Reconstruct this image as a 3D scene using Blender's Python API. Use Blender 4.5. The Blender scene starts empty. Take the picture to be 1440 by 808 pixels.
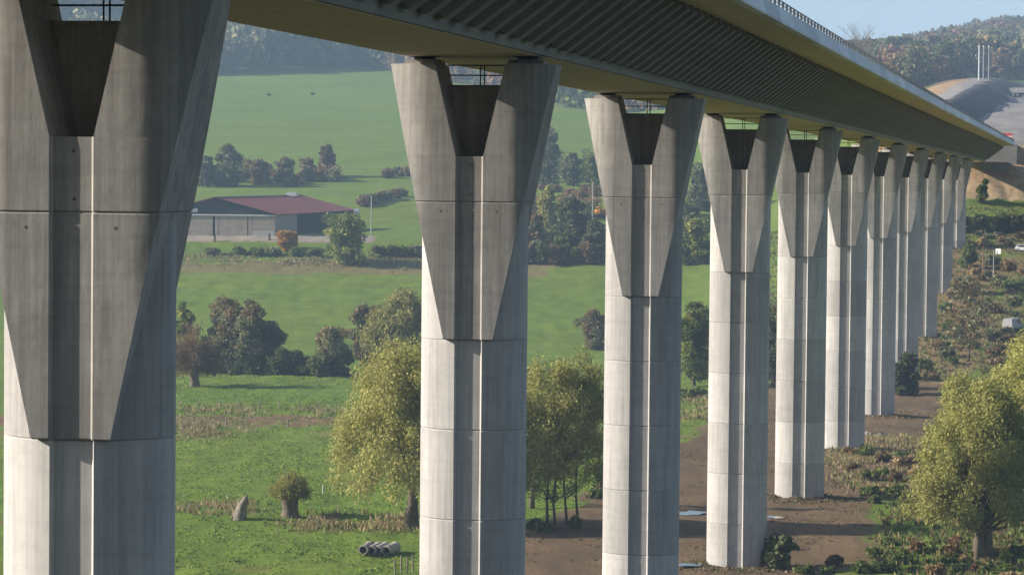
import bpy, math, random
import numpy as np
from mathutils import Matrix, Vector

S = bpy.context.scene
COL = S.collection
random.seed(7)
RNG = np.random.default_rng(7)

# ---------------------------------------------------------------- camera
CAMZ = 30.9
F = 4000.0                      # focal length in photograph pixels (1440 wide)
PITCH = math.radians(2.14)
ROLL = math.radians(0.55)
cam = bpy.data.cameras.new("camera")
cam_o = bpy.data.objects.new("camera", cam)
COL.objects.link(cam_o)
R3 = Matrix.Rotation(math.pi / 2 - PITCH, 3, 'X') @ Matrix.Rotation(ROLL, 3, 'Z')
cam_o.matrix_world = Matrix.Translation((0, 0, CAMZ)) @ R3.to_4x4()
cam.sensor_width = 36.0
cam.lens = 36.0 * F / 1440.0
cam.clip_start = 0.5
cam.clip_end = 20000
S.camera = cam_o

# ---------------------------------------------------------------- light
ALPHA = math.atan(0.19875)      # heading of the viaduct, clockwise from +Y
SUN_EL = math.radians(24.0)
_th = math.radians(12.0)
sx = -math.cos(_th) * math.cos(ALPHA) - math.sin(_th) * math.sin(ALPHA)
sy = math.cos(_th) * math.sin(ALPHA) - math.sin(_th) * math.cos(ALPHA)
SUN = Vector((sx * math.cos(SUN_EL), sy * math.cos(SUN_EL), math.sin(SUN_EL)))
world = bpy.data.worlds.new("World")
S.world = world
world.use_nodes = True
wn = world.node_tree.nodes
wl = world.node_tree.links
bg = wn["Background"]
sky = wn.new("ShaderNodeTexSky")
sky.sky_type = 'NISHITA'
sky.sun_disc = False
sky.sun_elevation = SUN_EL
sky.sun_rotation = math.atan2(sx, sy) % (2 * math.pi)
sky.air_density = 1.0
sky.dust_density = 0.9
wl.new(sky.outputs[0], bg.inputs[0])
bg.inputs[1].default_value = 0.065
sl = bpy.data.lights.new("sun", 'SUN')
sl.energy = 5.0
sl.angle = math.radians(0.5)
sl.color = (1.0, 0.92, 0.82)
so = bpy.data.objects.new("sun", sl)
COL.objects.link(so)
so.rotation_euler = SUN.to_track_quat('Z', 'Y').to_euler()
so.location = (-300, 0, 300)
S.view_settings.view_transform = 'Standard'
S.view_settings.look = 'None'
S.view_settings.gamma = 1
S.view_settings.use_curve_mapping = False
S.view_settings.exposure = 0.98
S.cycles.use_denoising = True
S.cycles.max_bounces = 6
S.cycles.diffuse_bounces = 3
S.cycles.volume_bounces = 1
S.cycles.transparent_max_bounces = 8
S.cycles.use_adaptive_sampling = True
S.cycles.adaptive_threshold = 0.02


# ---------------------------------------------------------------- helpers
def smooth(a, b, x):
    t = np.clip((np.asarray(x, float) - a) / (b - a), 0, 1)
    return t * t * (3 - 2 * t)


def vnoise(x, y, seed=0):
    x = np.asarray(x, float)
    y = np.asarray(y, float)
    xi = np.floor(x).astype(np.int64)
    yi = np.floor(y).astype(np.int64)
    fx = x - xi
    fy = y - yi
    fx = fx * fx * (3 - 2 * fx)
    fy = fy * fy * (3 - 2 * fy)

    def h(i, j):
        n = (i * 374761393 + j * 668265263 + seed * 974634777) & 0x7fffffff
        n = ((n ^ (n >> 13)) * 1274126177) & 0x7fffffff
        n = n ^ (n >> 16)
        return (n & 0xffff) / 65535.0
    a = h(xi, yi)
    b = h(xi + 1, yi)
    c = h(xi, yi + 1)
    d = h(xi + 1, yi + 1)
    return (a * (1 - fx) + b * fx) * (1 - fy) + (c * (1 - fx) + d * fx) * fy


def fbm(x, y, seed=0, oct=3):
    s = 0
    a = 0.5
    for o in range(oct):
        s = s + a * (vnoise(x * 2 ** o, y * 2 ** o, seed + o) - 0.5)
        a *= 0.5
    return s


def mesh(name, verts, faces, tint=None, smooth_faces=False, extra=None):
    m = bpy.data.meshes.new(name)
    if isinstance(faces, np.ndarray) and faces.ndim == 2:
        v = np.asarray(verts, np.float32)
        nf, k = faces.shape
        m.vertices.add(len(v))
        m.vertices.foreach_set("co", v.ravel())
        m.loops.add(nf * k)
        m.loops.foreach_set("vertex_index", faces.astype(np.int32).ravel())
        m.polygons.add(nf)
        m.polygons.foreach_set("loop_start", np.arange(0, nf * k, k, dtype=np.int32))
        m.update(calc_edges=True)
    else:
        m.from_pydata(verts if isinstance(verts, list) else np.asarray(verts).tolist(), [], faces if isinstance(faces, list) else np.asarray(faces).tolist())
    if tint is not None:
        a = m.color_attributes.new("tint", 'FLOAT_COLOR', 'POINT')
        t = np.ones((len(verts), 4), np.float32)
        t[:, :3] = tint
        a.data.foreach_set("color", t.ravel())
    if extra:
        for k, v in extra.items():
            a = m.attributes.new(k, 'FLOAT', 'POINT')
            a.data.foreach_set("value", np.asarray(v, np.float32).ravel())
    if smooth_faces:
        m.polygons.foreach_set("use_smooth", [True] * len(m.polygons))
    m.update()
    return m


def obj(name, m, mat=None, parent=None, loc=(0, 0, 0), rz=0.0, scale=None):
    o = bpy.data.objects.new(name, m)
    COL.objects.link(o)
    if mat is not None and m is not None and len(m.materials) == 0:
        m.materials.append(mat)
    if parent is not None:
        o.parent = parent
    o.location = loc
    o.rotation_euler = (0, 0, rz)
    if scale is not None:
        o.scale = scale
    return o


def tag(o, label=None, cat=None, group=None, kind=None):
    if label:
        o["label"] = label
    if cat:
        o["category"] = cat
    if group:
        o["group"] = group
    if kind:
        o["kind"] = kind
    return o


def thing(name, label, cat, loc=(0, 0, 0), rz=0.0, group=None):
    o = bpy.data.objects.new(name, None)
    o.empty_display_size = 0.5
    COL.objects.link(o)
    o.location = loc
    o.rotation_euler = (0, 0, rz)
    return tag(o, label, cat, group)


class MB:
    def __init__(self):
        self.v = []
        self.f = []

    def add(self, v, f):
        n = len(self.v)
        self.v += [tuple(p) for p in v]
        self.f += [tuple(i + n for i in q) for q in f]
        return self

    def box(self, c, s, M=None):
        x, y, z = (k / 2 for k in s)
        v = [Vector((i * x, j * y, k * z)) for i in (-1, 1) for j in (-1, 1) for k in (-1, 1)]
        if M is not None:
            v = [M @ p for p in v]
        v = [p + Vector(c) for p in v]
        return self.add(v, [(0, 1, 3, 2), (4, 6, 7, 5), (0, 4, 5, 1), (2, 3, 7, 6), (0, 2, 6, 4), (1, 5, 7, 3)])

    def tube(self, pts, rad, n=6, cap=True):
        pts = [Vector(p) for p in pts]
        rings = []
        for i, p in enumerate(pts):
            d = (pts[min(i + 1, len(pts) - 1)] - pts[max(i - 1, 0)]).normalized()
            u = d.cross(Vector((0, 1, 0)) if abs(d.y) < 0.9 else Vector((1, 0, 0))).normalized()
            w = d.cross(u)
            r = rad[i] if isinstance(rad, (list, tuple)) else rad
            rings.append([p + (u * math.cos(2 * math.pi * k / n) + w * math.sin(2 * math.pi * k / n)) * r for k in range(n)])
        return self.loft(rings, cap)

    def loft(self, rings, cap=True, cap0=None, cap1=None):
        n = len(rings[0])
        v = [p for r in rings for p in r]
        f = []
        for i in range(len(rings) - 1):
            for k in range(n):
                k2 = (k + 1) % n
                f.append((i * n + k, i * n + k2, (i + 1) * n + k2, (i + 1) * n + k))
        if cap if cap0 is None else cap0:
            f.append(tuple(range(n))[::-1])
        if cap if cap1 is None else cap1:
            f.append(tuple((len(rings) - 1) * n + k for k in range(n)))
        return self.add(v, f)

    def quad(self, a, b, c, d):
        return self.add([a, b, c, d], [(0, 1, 2, 3)])

    def mesh(self, name, sm=False):
        return mesh(name, self.v, self.f, smooth_faces=sm)


# ---------------------------------------------------------------- materials
def newmat(name):
    m = bpy.data.materials.new(name)
    m.use_nodes = True
    nt = m.node_tree
    b = nt.nodes["Principled BSDF"]
    b.inputs["Specular IOR Level"].default_value = 0.25
    return m, nt, b


def N(nt, t, **kw):
    n = nt.nodes.new(t)
    for k, v in kw.items():
        setattr(n, k, v)
    return n


def noise_fac(nt, scale, vec=None, detail=4, rough=0.6, stretch=None, lo=0.3, hi=0.7, coord='Object'):
    tc = N(nt, "ShaderNodeTexCoord")
    src = tc.outputs[coord] if vec is None else vec
    if stretch:
        mp = N(nt, "ShaderNodeMapping")
        mp.inputs["Scale"].default_value = stretch
        nt.links.new(src, mp.inputs[0])
        src = mp.outputs[0]
    n = N(nt, "ShaderNodeTexNoise")
    n.inputs["Scale"].default_value = scale
    n.inputs["Detail"].default_value = detail
    n.inputs["Roughness"].default_value = rough
    nt.links.new(src, n.inputs["Vector"])
    r = N(nt, "ShaderNodeMapRange")
    r.inputs[1].default_value = lo
    r.inputs[2].default_value = hi
    nt.links.new(n.outputs["Fac"], r.inputs[0])
    return r.outputs[0]


def mix(nt, fac, a, b, mode='MIX'):
    n = N(nt, "ShaderNodeMix", data_type='RGBA', blend_type=mode)
    for sock, val in ((n.inputs[0], fac), (n.inputs[6], a), (n.inputs[7], b)):
        if hasattr(val, "is_output"):
            nt.links.new(val, sock)
        elif isinstance(val, (int, float)):
            sock.default_value = val
        else:
            sock.default_value = (*val, 1)
    return n.outputs[2]


def math_n(nt, op, a, b=None):
    n = N(nt, "ShaderNodeMath", operation=op)
    for s, v in zip(n.inputs, (a, b)):
        if v is None:
            continue
        if hasattr(v, "is_output"):
            nt.links.new(v, s)
        else:
            s.default_value = v
    return n.outputs[0]


def bump(nt, b, h, strength=0.3, dist=0.05):
    n = N(nt, "ShaderNodeBump")
    n.inputs["Strength"].default_value = strength
    n.inputs["Distance"].default_value = dist
    nt.links.new(h, n.inputs["Height"])
    nt.links.new(n.outputs[0], b.inputs["Normal"])


def concrete(name, c1, c2, stain, board=True, amount=0.55, rough=0.85):
    m, nt, b = newmat(name)
    oi = N(nt, "ShaderNodeObjectInfo")
    tc = N(nt, "ShaderNodeTexCoord")
    off = N(nt, "ShaderNodeVectorMath", operation='MULTIPLY_ADD')
    nt.links.new(oi.outputs["Random"], off.inputs[0])
    off.inputs[1].default_value = (37, 53, 71)
    nt.links.new(tc.outputs["Object"], off.inputs[2])
    v = off.outputs[0]
    big = noise_fac(nt, 0.45, v, 5, 0.65, lo=0.28, hi=0.72)
    c = mix(nt, big, c1, c2)
    streak = noise_fac(nt, 1.0, v, 5, 0.7, (5.0, 5.0, 0.16), 0.42, 0.72)
    c = mix(nt, math_n(nt, 'MULTIPLY', streak, amount), c, stain)
    st2 = noise_fac(nt, 1.0, v, 3, 0.6, (1.3, 1.3, 0.10), 0.5, 0.75)
    c = mix(nt, math_n(nt, 'MULTIPLY', st2, amount * 0.7), c, stain)
    hor = noise_fac(nt, 1.0, v, 3, 0.6, (0.25, 0.25, 3.2), 0.5, 0.8)
    c = mix(nt, math_n(nt, 'MULTIPLY', hor, amount * 0.45), c, stain)
    blot = noise_fac(nt, 1.6, v, 6, 0.75, lo=0.5, hi=0.78)
    c = mix(nt, math_n(nt, 'MULTIPLY', blot, amount * 0.6), c, stain)
    pale = noise_fac(nt, 0.9, v, 5, 0.7, (1, 1, 0.5), 0.55, 0.8)
    c = mix(nt, math_n(nt, 'MULTIPLY', pale, 0.35), c, tuple(min(0.7, k * 1.25) for k in c1))
    # each pour has its own tone
    val = N(nt, "ShaderNodeMapRange")
    val.inputs[3].default_value = 0.84
    val.inputs[4].default_value = 1.12
    nt.links.new(oi.outputs["Random"], val.inputs[0])
    hs = N(nt, "ShaderNodeHueSaturation")
    nt.links.new(val.outputs[0], hs.inputs["Value"])
    nt.links.new(c, hs.inputs["Color"])
    nt.links.new(hs.outputs[0], b.inputs["Base Color"])
    b.inputs["Roughness"].default_value = rough
    fine = noise_fac(nt, 3.0, v, 6, 0.7, lo=0.2, hi=0.8)
    bump(nt, b, fine, 0.25, 0.02)
    return m


def plain(name, c, rough=0.7, metal=0.0, var=0.0, scale=2.0, c2=None):
    m, nt, b = newmat(name)
    b.inputs["Roughness"].default_value = rough
    b.inputs["Metallic"].default_value = metal
    if c2 is not None or var:
        c2 = c2 or tuple(k * (1 - var) for k in c)
        f = noise_fac(nt, scale, None, 5, 0.65)
        nt.links.new(mix(nt, f, c, c2), b.inputs["Base Color"])
    else:
        b.inputs["Base Color"].default_value = (*c, 1)
    return m


def foliage(name, trans=0.3):
    m, nt, b = newmat(name)
    at = N(nt, "ShaderNodeAttribute", attribute_name="tint")
    oi = N(nt, "ShaderNodeObjectInfo")
    hs = N(nt, "ShaderNodeHueSaturation")
    mr = N(nt, "ShaderNodeMapRange")
    mr.inputs[3].default_value = 0.8
    mr.inputs[4].default_value = 1.2
    nt.links.new(oi.outputs["Random"], mr.inputs[0])
    nt.links.new(mr.outputs[0], hs.inputs["Value"])
    nt.links.new(at.outputs["Color"], hs.inputs["Color"])
    nt.links.new(hs.outputs[0], b.inputs["Base Color"])
    b.inputs["Roughness"].default_value = 0.7
    b.inputs["Specular IOR Level"].default_value = 0.06
    tr = N(nt, "ShaderNodeBsdfTranslucent")
    nt.links.new(hs.outputs[0], tr.inputs[0])
    ms = N(nt, "ShaderNodeMixShader")
    ms.inputs[0].default_value = trans
    nt.links.new(b.outputs[0], ms.inputs[1])
    nt.links.new(tr.outputs[0], ms.inputs[2])
    nt.links.new(ms.outputs[0], nt.nodes["Material Output"].inputs[0])
    return m


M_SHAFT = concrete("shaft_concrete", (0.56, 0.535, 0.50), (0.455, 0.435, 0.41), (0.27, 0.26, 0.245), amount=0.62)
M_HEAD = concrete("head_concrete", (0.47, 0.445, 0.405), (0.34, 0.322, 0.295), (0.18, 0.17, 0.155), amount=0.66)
M_SOFFIT = concrete("soffit_concrete", (0.72, 0.62, 0.43), (0.60, 0.52, 0.36), (0.42, 0.35, 0.24), amount=0.6)
M_CORNICE = concrete("cornice_concrete", (0.84, 0.86, 0.90), (0.74, 0.76, 0.80), (0.46, 0.48, 0.52), amount=0.45)
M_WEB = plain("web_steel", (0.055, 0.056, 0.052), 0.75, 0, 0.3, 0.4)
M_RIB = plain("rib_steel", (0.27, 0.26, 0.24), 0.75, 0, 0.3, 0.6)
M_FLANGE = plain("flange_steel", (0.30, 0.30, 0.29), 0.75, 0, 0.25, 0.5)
M_STEEL = plain("dark_steel", (0.03, 0.03, 0.032), 0.5)
M_RAIL = plain("galvanised_steel", (0.28, 0.29, 0.30), 0.45, 0.5)
M_LEAF = foliage("leaves")
M_BARK = plain("bark", (0.10, 0.075, 0.055), 0.9, 0, c2=(0.20, 0.16, 0.12), scale=2.5)
M_WOOD = plain("weathered_timber", (0.24, 0.21, 0.17), 0.9, 0, c2=(0.13, 0.11, 0.09), scale=1.2)

# ---------------------------------------------------------------- viaduct line
D0, SPAN = 78.35, 50.0


def axis_x(Y):
    Y = np.asarray(Y, float)
    return 0.19875 * Y - 27.195 + 1.9 * (np.clip(Y - 178, 0, None) / 400.0) ** 1.4


def axis_heading(Y):
    dx = float(axis_x(Y + 1) - axis_x(Y - 1)) / 2
    return math.atan(dx)


# ---------------------------------------------------------------- terrain
ZL = np.array([(-900, 210), (-500, 170), (-120, 75), (-30, 34), (-8, 29.4), (6, 29.0), (60, 10), (112, 0), (470, 0), (520, 1.2), (590, 11.5),
               (625, 17.5), (700, 20.5), (800, 28.5), (1000, 48), (1300, 78), (1700, 128), (2200, 180), (2600, 190), (4000, 140), (9000, 60)])  # unseen hill behind the camera raised here and in ZR to cut fill
ZR = np.array([(-900, 210), (-500, 170), (-120, 75), (-30, 34), (-8, 29.4), (6, 29.0), (60, 10), (112, 0), (395, 0), (440, 2), (480, 5.5),
               (530, 11), (580, 18.5), (615, 23.5), (640, 26), (664, 40.4), (700, 42.0), (780, 50), (900, 61), (1000, 66),
               (1500, 102), (2000, 136), (2300, 139), (3000, 110), (5000, 80), (9000, 60)])


def seg_dist(X, Y, a, b):
    ax, ay = a
    bx, by = b
    L = math.hypot(bx - ax, by - ay)
    ux, uy = (bx - ax) / L, (by - ay) / L
    return (X - ax) * uy - (Y - ay) * ux, (X - ax) * ux + (Y - ay) * uy   # signed right distance, along


def base_height(X, Y):
    X = np.asarray(X, float)
    Y = np.asarray(Y, float)
    s = X - axis_x(Y)
    zl = np.interp(Y, ZL[:, 0], ZL[:, 1])
    zr = np.interp(Y, ZR[:, 0], ZR[:, 1])
    # far crest falls towards the saddle behind the deck
    zr = zr - smooth(900, 2000, Y) * smooth(0.185, 0.10, X / np.maximum(Y, 1)) * 26
    far = smooth(750, 1100, Y)
    t_near = smooth(-60, -8, s)
    t_far = smooth(0.03, 0.10, X / np.maximum(Y, 1))
    t = t_near * (1 - far) + t_far * far
    z = zl * (1 - t) + zr * t
    # barn terrace
    tb = smooth(10, -6, X) * smooth(606, 622, Y) * smooth(765, 738, Y)
    z = z * (1 - tb) + 18.3 * tb
    # bank of the motorway cutting
    d, al = seg_dist(X, Y, (112, 720), (162, 900))
    z = z + 4.6 * np.clip(-d / 7.0, 0, 1) * smooth(-30, 20, al) * smooth(270, 170, al) * smooth(-120, -60, d)
    # wooded spur to the left, out of frame
    z = z + (190 * smooth(1262, 1480, Y) + 45 * fbm(Y / 38, Y * 0, 71, 2) * smooth(1262, 1300, Y)) * smooth(-165, -390, X) * smooth(3600, 2600, Y)
    return z


def mudness(X, Y):
    s = X - axis_x(Y)
    w = fbm(X / 7, Y / 9, 3, 3) * 9
    left = smooth(-23, -19, s + w)
    right = smooth(13, 6, s + w + smooth(300, 340, Y) * 0)
    return left * right * smooth(440, 415, Y + w * 2) * smooth(110, 130, Y)


def height(X, Y):
    X = np.asarray(X, float)
    Y = np.asarray(Y, float)
    z = base_height(X, Y)
    near = smooth(900, 500, Y)
    rough = 1 - 0.55 * mudness(X, Y)
    z = z + near * rough * (0.55 * fbm(X / 4.0, Y / 6.0, 11, 3) + 0.55 * fbm(X / 1.5, Y / 2.2, 15, 2))
    for i_ in range(2, 11):
        y_ = D0 + SPAN * i_
        x_ = float(axis_x(y_))
        q_ = ((X - x_) ** 2 + (Y - y_) ** 2) / 3.9 ** 2
        z = z + 0.40 * np.exp(-q_ ** 2) * (0.7 + 1.2 * fbm(X / 1.1, Y / 1.1, 91, 2))
    # old drainage ditch across the meadow
    dl = 257 + 0.06 * X
    z = z - 0.55 * np.exp(-((Y - dl + 1.5 * fbm(X / 9, Y / 9, 4, 2)) / 1.6) ** 2) * smooth(6, -2, X)
    z = z + 2.2 * fbm(X / 9, Y / 14, 81, 4) * smooth(668, 690, Y) * smooth(1000, 900, Y) * smooth(80, 100, X)
    z = z + smooth(500, 900, Y) * 2.0 * fbm(X / 45, Y / 60, 21, 3)
    z = z + smooth(636, 645, Y) * smooth(672, 660, Y) * 2.4 * fbm(X / 2.6, Y / 14, 27, 4) * smooth(-30, 0, X - axis_x(Y))
    return z


def H(x, y):
    return float(height(np.array([x]), np.array([y]))[0])


def ground_at(px, py, y0=120, y1=2600):
    """where the line of sight through photograph pixel (px, py) meets the ground"""
    d = R3 @ Vector(((px - 720) / F, -(py - 404) / F, -1))
    Y = np.concatenate([np.arange(y0, 700, 0.5), np.arange(max(700, y0), y1, 2.0)])
    X = d.x / d.y * Y
    Zr = CAMZ + d.z / d.y * Y
    below = np.nonzero(Zr <= height(X, Y))[0]
    i = below[0] if len(below) else len(Y) - 1
    return Vector((float(X[i]), float(Y[i]), float(height(X[i:i + 1], Y[i:i + 1])[0])))


def at_depth(px, py, Y):
    d = R3 @ Vector(((px - 720) / F, -(py - 404) / F, -1))
    return Vector((d.x / d.y * Y, Y, CAMZ + d.z / d.y * Y))


def mpp(Y):
    return Y / F


gy = np.concatenate([np.arange(-900, 180, 20), np.arange(180, 200, 4), np.arange(200, 470, 0.9), np.arange(470, 700, 1.7), np.arange(700, 1000, 4),
                     np.arange(1000, 1500, 8), np.arange(1500, 2600, 30), np.arange(2600, 9001, 400)])
gx = np.concatenate([np.arange(-4000, -500, 350), np.arange(-500, -120, 16), np.arange(-120, -70, 4), np.arange(-70, 60, 0.9), np.arange(60, 140, 1.5),
                     np.arange(140, 220, 5), np.arange(220, 600, 25), np.arange(600, 4001, 340)])
GX, GY = np.meshgrid(gx, gy)
GZ = height(GX, GY)
nr, nc = GX.shape
gv = np.stack([GX, GY, GZ], -1).reshape(-1, 3)
ii, jj = np.meshgrid(np.arange(nr - 1), np.arange(nc - 1), indexing='ij')
i0 = (ii * nc + jj).ravel()
gf = np.stack([i0, i0 + 1, i0 + nc + 1, i0 + nc], -1)
Xf, Yf = GX.ravel(), GY.ravel()
Sf = Xf - axis_x(Yf)
mud = mudness(Xf, Yf)
wob = fbm(Xf / 6, Yf / 6, 33, 3)
# farm track along the meadow
trk = np.exp(-((Yf - (366 + 0.10 * Xf) + 9 * wob) / 8.0) ** 4) * smooth(8, -8, Xf)
trk2 = np.exp(-((Yf - 606 + 10 * wob + 0.1 * Xf) / 7) ** 2) * smooth(-22, -34, Xf)          # yard in front of the barn
yard = smooth(612, 617, Yf) * smooth(640, 630, Yf) * smooth(-26, -34, Xf)
dry = smooth(0.15, 0.5, fbm(Xf / 10, Yf / 5, 41, 3) + 0.30 * np.exp(-((Yf - (345 + .1 * Xf)) / 9) ** 2) + 0.34 * np.exp(-((Yf - (257 + .06 * Xf)) / 2.2) ** 2) * smooth(6, -2, Xf)
             + 0.55 * smooth(585, 592, Yf) * smooth(606, 600, Yf) * smooth(14, 4, Xf) + 0.42 * smooth(2, 12, Sf) * smooth(640, 600, Yf) * smooth(230, 300, Yf) + 0.35 * smooth(620, 660, Yf) * smooth(760, 700, Yf) * smooth(-5, 10, Xf) * smooth(60, 20, Xf))
ochre = smooth(405, 440, Yf) * smooth(600, 560, Yf) * smooth(-26, -10, Sf + 8 * wob) * smooth(14, 6, Sf + 8 * wob)
chalk = smooth(641, 645, Yf + 2 * wob) * smooth(690, 670, Yf) * smooth(-30, -10, Sf)
dq, al = seg_dist(Xf, Yf, (112, 720), (162, 900))
grey = smooth(664, 668, Yf) * smooth(-26, -18, dq) * smooth(1000, 940, Yf) * smooth(60, 99, Xf) * smooth(420, 350, al)
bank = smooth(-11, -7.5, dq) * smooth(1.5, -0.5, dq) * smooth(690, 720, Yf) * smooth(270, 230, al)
brownrim = smooth(690, 720, Yf) * smooth(-40, -22, dq) * smooth(-14, -19, dq) * smooth(1000, 940, Yf)
added_dark_ground = smooth(212, 190, Yf)  # unseen dark ground added to cut bounce light on the piers
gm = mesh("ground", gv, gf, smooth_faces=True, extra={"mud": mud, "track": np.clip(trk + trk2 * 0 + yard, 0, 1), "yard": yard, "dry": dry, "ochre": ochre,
                                                      "chalk": chalk, "grey": grey, "rim": brownrim, "bank": bank, "added_dark_ground": added_dark_ground})
M_GROUND, nt, b = newmat("ground_cover")


def attr(nt, n):
    return N(nt, "ShaderNodeAttribute", attribute_name=n).outputs["Fac"]


geo = N(nt, "ShaderNodeNewGeometry")
pos = geo.outputs["Position"]
g1 = noise_fac(nt, 0.035, pos, 4, 0.6, (1, 0.6, 1), 0.35, 0.65)
g2 = noise_fac(nt, 0.5, pos, 5, 0.7, (1, 0.6, 1), 0.3, 0.72)
g3 = noise_fac(nt, 2.2, pos, 4, 0.7, (1, 0.6, 1), 0.3, 0.7)
grass = mix(nt, g1, (0.150, 0.232, 0.022), (0.105, 0.190, 0.018))
gL = noise_fac(nt, 0.013, pos, 4, 0.65, (0.6, 1.6, 1), 0.38, 0.62)
grass = mix(nt, math_n(nt, 'MULTIPLY', gL, 0.8), grass, (0.195, 0.235, 0.032))
gS = noise_fac(nt, 0.30, pos, 4, 0.7, (0.25, 1.0, 1), 0.40, 0.68)
grass = mix(nt, math_n(nt, 'MULTIPLY', gS, 0.8), grass, (0.075, 0.135, 0.020))
grass = mix(nt, math_n(nt, 'MULTIPLY', g2, 0.55), grass, (0.065, 0.115, 0.020))
grass = mix(nt, math_n(nt, 'MULTIPLY', g3, 0.35), grass, (0.20, 0.235, 0.045))


def zone(col, a, ca, cb, sc=0.6, lo=0.35, hi=0.65):
    nz = noise_fac(nt, sc, pos, 5, 0.7, (1, 0.5, 1), 0.25, 0.75)
    f = math_n(nt, 'ADD', attr(nt, a), math_n(nt, 'MULTIPLY', math_n(nt, 'SUBTRACT', nz, 0.5), 0.5))
    r = N(nt, "ShaderNodeMapRange")
    r.inputs[1].default_value = lo
    r.inputs[2].default_value = hi
    nt.links.new(f, r.inputs[0])
    g = math_n(nt, 'MULTIPLY', r.outputs[0], 1.0)
    tone = noise_fac(nt, sc * 1.7, pos, 6, 0.75, (1, 0.5, 1), 0.3, 0.7)
    return mix(nt, g, col, mix(nt, tone, ca, cb))


c = zone(grass, "dry", (0.23, 0.17, 0.075), (0.13, 0.13, 0.045), 0.8, 0.3, 0.9)
rut = noise_fac(nt, 0.9, pos, 4, 0.7, (1, 0.10, 1), 0.35, 0.7)
patch = noise_fac(nt, 0.12, pos, 5, 0.7, (1, 0.5, 1), 0.35, 0.68)
mudA = mix(nt, patch, (0.225, 0.150, 0.080), (0.085, 0.058, 0.036))
mudF = noise_fac(nt, 1.4, pos, 6, 0.8, (1, 0.5, 1), 0.4, 0.65)
mudA = mix(nt, math_n(nt, "MULTIPLY", mudF, 0.5), mudA, (0.165, 0.115, 0.068))
mudB = mix(nt, math_n(nt, 'MULTIPLY', rut, 0.5), mudA, (0.095, 0.068, 0.048))
nz_ = noise_fac(nt, 0.3, pos, 5, 0.75, (1, 0.5, 1), 0.25, 0.75)
rg_ = N(nt, "ShaderNodeMapRange")
rg_.inputs[1].default_value = 0.35
rg_.inputs[2].default_value = 0.75
nt.links.new(math_n(nt, 'ADD', attr(nt, "mud"), math_n(nt, 'MULTIPLY', math_n(nt, 'SUBTRACT', nz_, 0.5), 0.9)), rg_.inputs[0])
c = mix(nt, rg_.outputs[0], c, mudB)
c = zone(c, "track", (0.24, 0.15, 0.09), (0.155, 0.10, 0.062), 0.5, 0.4, 0.7)
c = zone(c, "yard", (0.34, 0.29, 0.23), (0.26, 0.22, 0.17), 0.5, 0.4, 0.7)
c = zone(c, "ochre", (0.28, 0.17, 0.085), (0.19, 0.16, 0.07), 0.25)
c = zone(c, "chalk", (0.58, 0.44, 0.28), (0.27, 0.175, 0.095), 0.45)
c = zone(c, "grey", (0.33, 0.295, 0.265), (0.19, 0.175, 0.165), 0.22)
c = zone(c, "rim", (0.34, 0.22, 0.13), (0.28, 0.20, 0.11), 0.1)
c = zone(c, "bank", (0.11, 0.105, 0.10), (0.075, 0.072, 0.07), 0.2)  # dark tones paint the shade of the face turned from the sun
c = zone(c, "added_dark_ground", (0.06, 0.055, 0.03), (0.035, 0.045, 0.02), 0.1)
nt.links.new(c, b.inputs["Base Color"])
b.inputs["Roughness"].default_value = 0.95
b.inputs["Specular IOR Level"].default_value = 0.1
bump(nt, b, g3, 0.25, 0.2)
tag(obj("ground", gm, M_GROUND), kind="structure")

# ---------------------------------------------------------------- viaduct piers
ZTOP, ZS = 36.1, 36.5          # top of the piers, soffit of the deck
HV = 6.15                      # height of one half of the flared head
SEG = 4.04
FB, GW, GF, GD = 1.78, 0.62, 0.53, 0.14


def a_half(z):                 # half width of the head, z below the pier top (negative)
    return 3.755 + 0.2155 * z


def yfront(x):
    d = max(0.0, abs(x) - 1.76)
    return FB - d * d / (2 * 2.2)


def head_ring(z, inset=0.0):
    a = a_half(z) - inset
    r = []
    n = 9
    xs = [GW + (a - GW) * k / n for k in range(n + 1)]
    r += [(-x, -(yfront(x) - inset)) for x in reversed(xs)]
    r += [(-GF, -(FB - GD - inset)), (GF, -(FB - GD - inset))]
    r += [(x, -(yfront(x) - inset)) for x in xs]
    r += [(x, (yfront(x) - inset)) for x in reversed(xs)]
    r += [(-x, (yfront(x) - inset)) for x in xs]
    return [Vector((x, y, z)) for x, y in r]


def arm_ring(z, side):
    a = a_half(z)
    xi = GW + 0.235 * (z + 4.12)
    xs = [xi + (a - xi) * k / 9 for k in range(10)]
    r = [(x, -yfront(x)) for x in xs] + [(x, yfront(x)) for x in reversed(xs)]
    r = [Vector((side * x, y, z)) for x, y in r]
    return r if side > 0 else r[::-1]


def shaft_ring(z, inset=0.0):
    A, B, PW = 2.415 - inset, 1.72 - inset, 1.85

    def pt(th):                       # th from the front (-y), clockwise seen from above is +x
        s_, c_ = math.sin(th), math.cos(th)
        return (A * math.copysign(abs(s_) ** (2 / PW), s_), -B * math.copysign(abs(c_) ** (2 / PW), c_))
    th_e = math.asin((GW / A) ** (PW / 2))
    r = [pt(-math.pi / 2 + (math.pi / 2 - th_e) * u) for u in np.linspace(0, 1, 17)]
    yb = r[-1][1] + GD
    r += [(-GF, yb), (GF, yb)]
    r += [pt(th_e + (math.pi / 2 - th_e) * u) for u in np.linspace(0, 1, 17)]
    r += [pt(math.pi / 2 + math.pi * u) for u in np.linspace(0, 1, 31)[1:-1]]
    return [Vector((x, y, z)) for x, y in r]


def smooth_by_angle(m, deg=20):
    m.polygons.foreach_set("use_smooth", [True] * len(m.polygons))
    try:
        m.set_sharp_from_angle(angle=math.radians(deg))
    except Exception:
        pass
    return m


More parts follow.
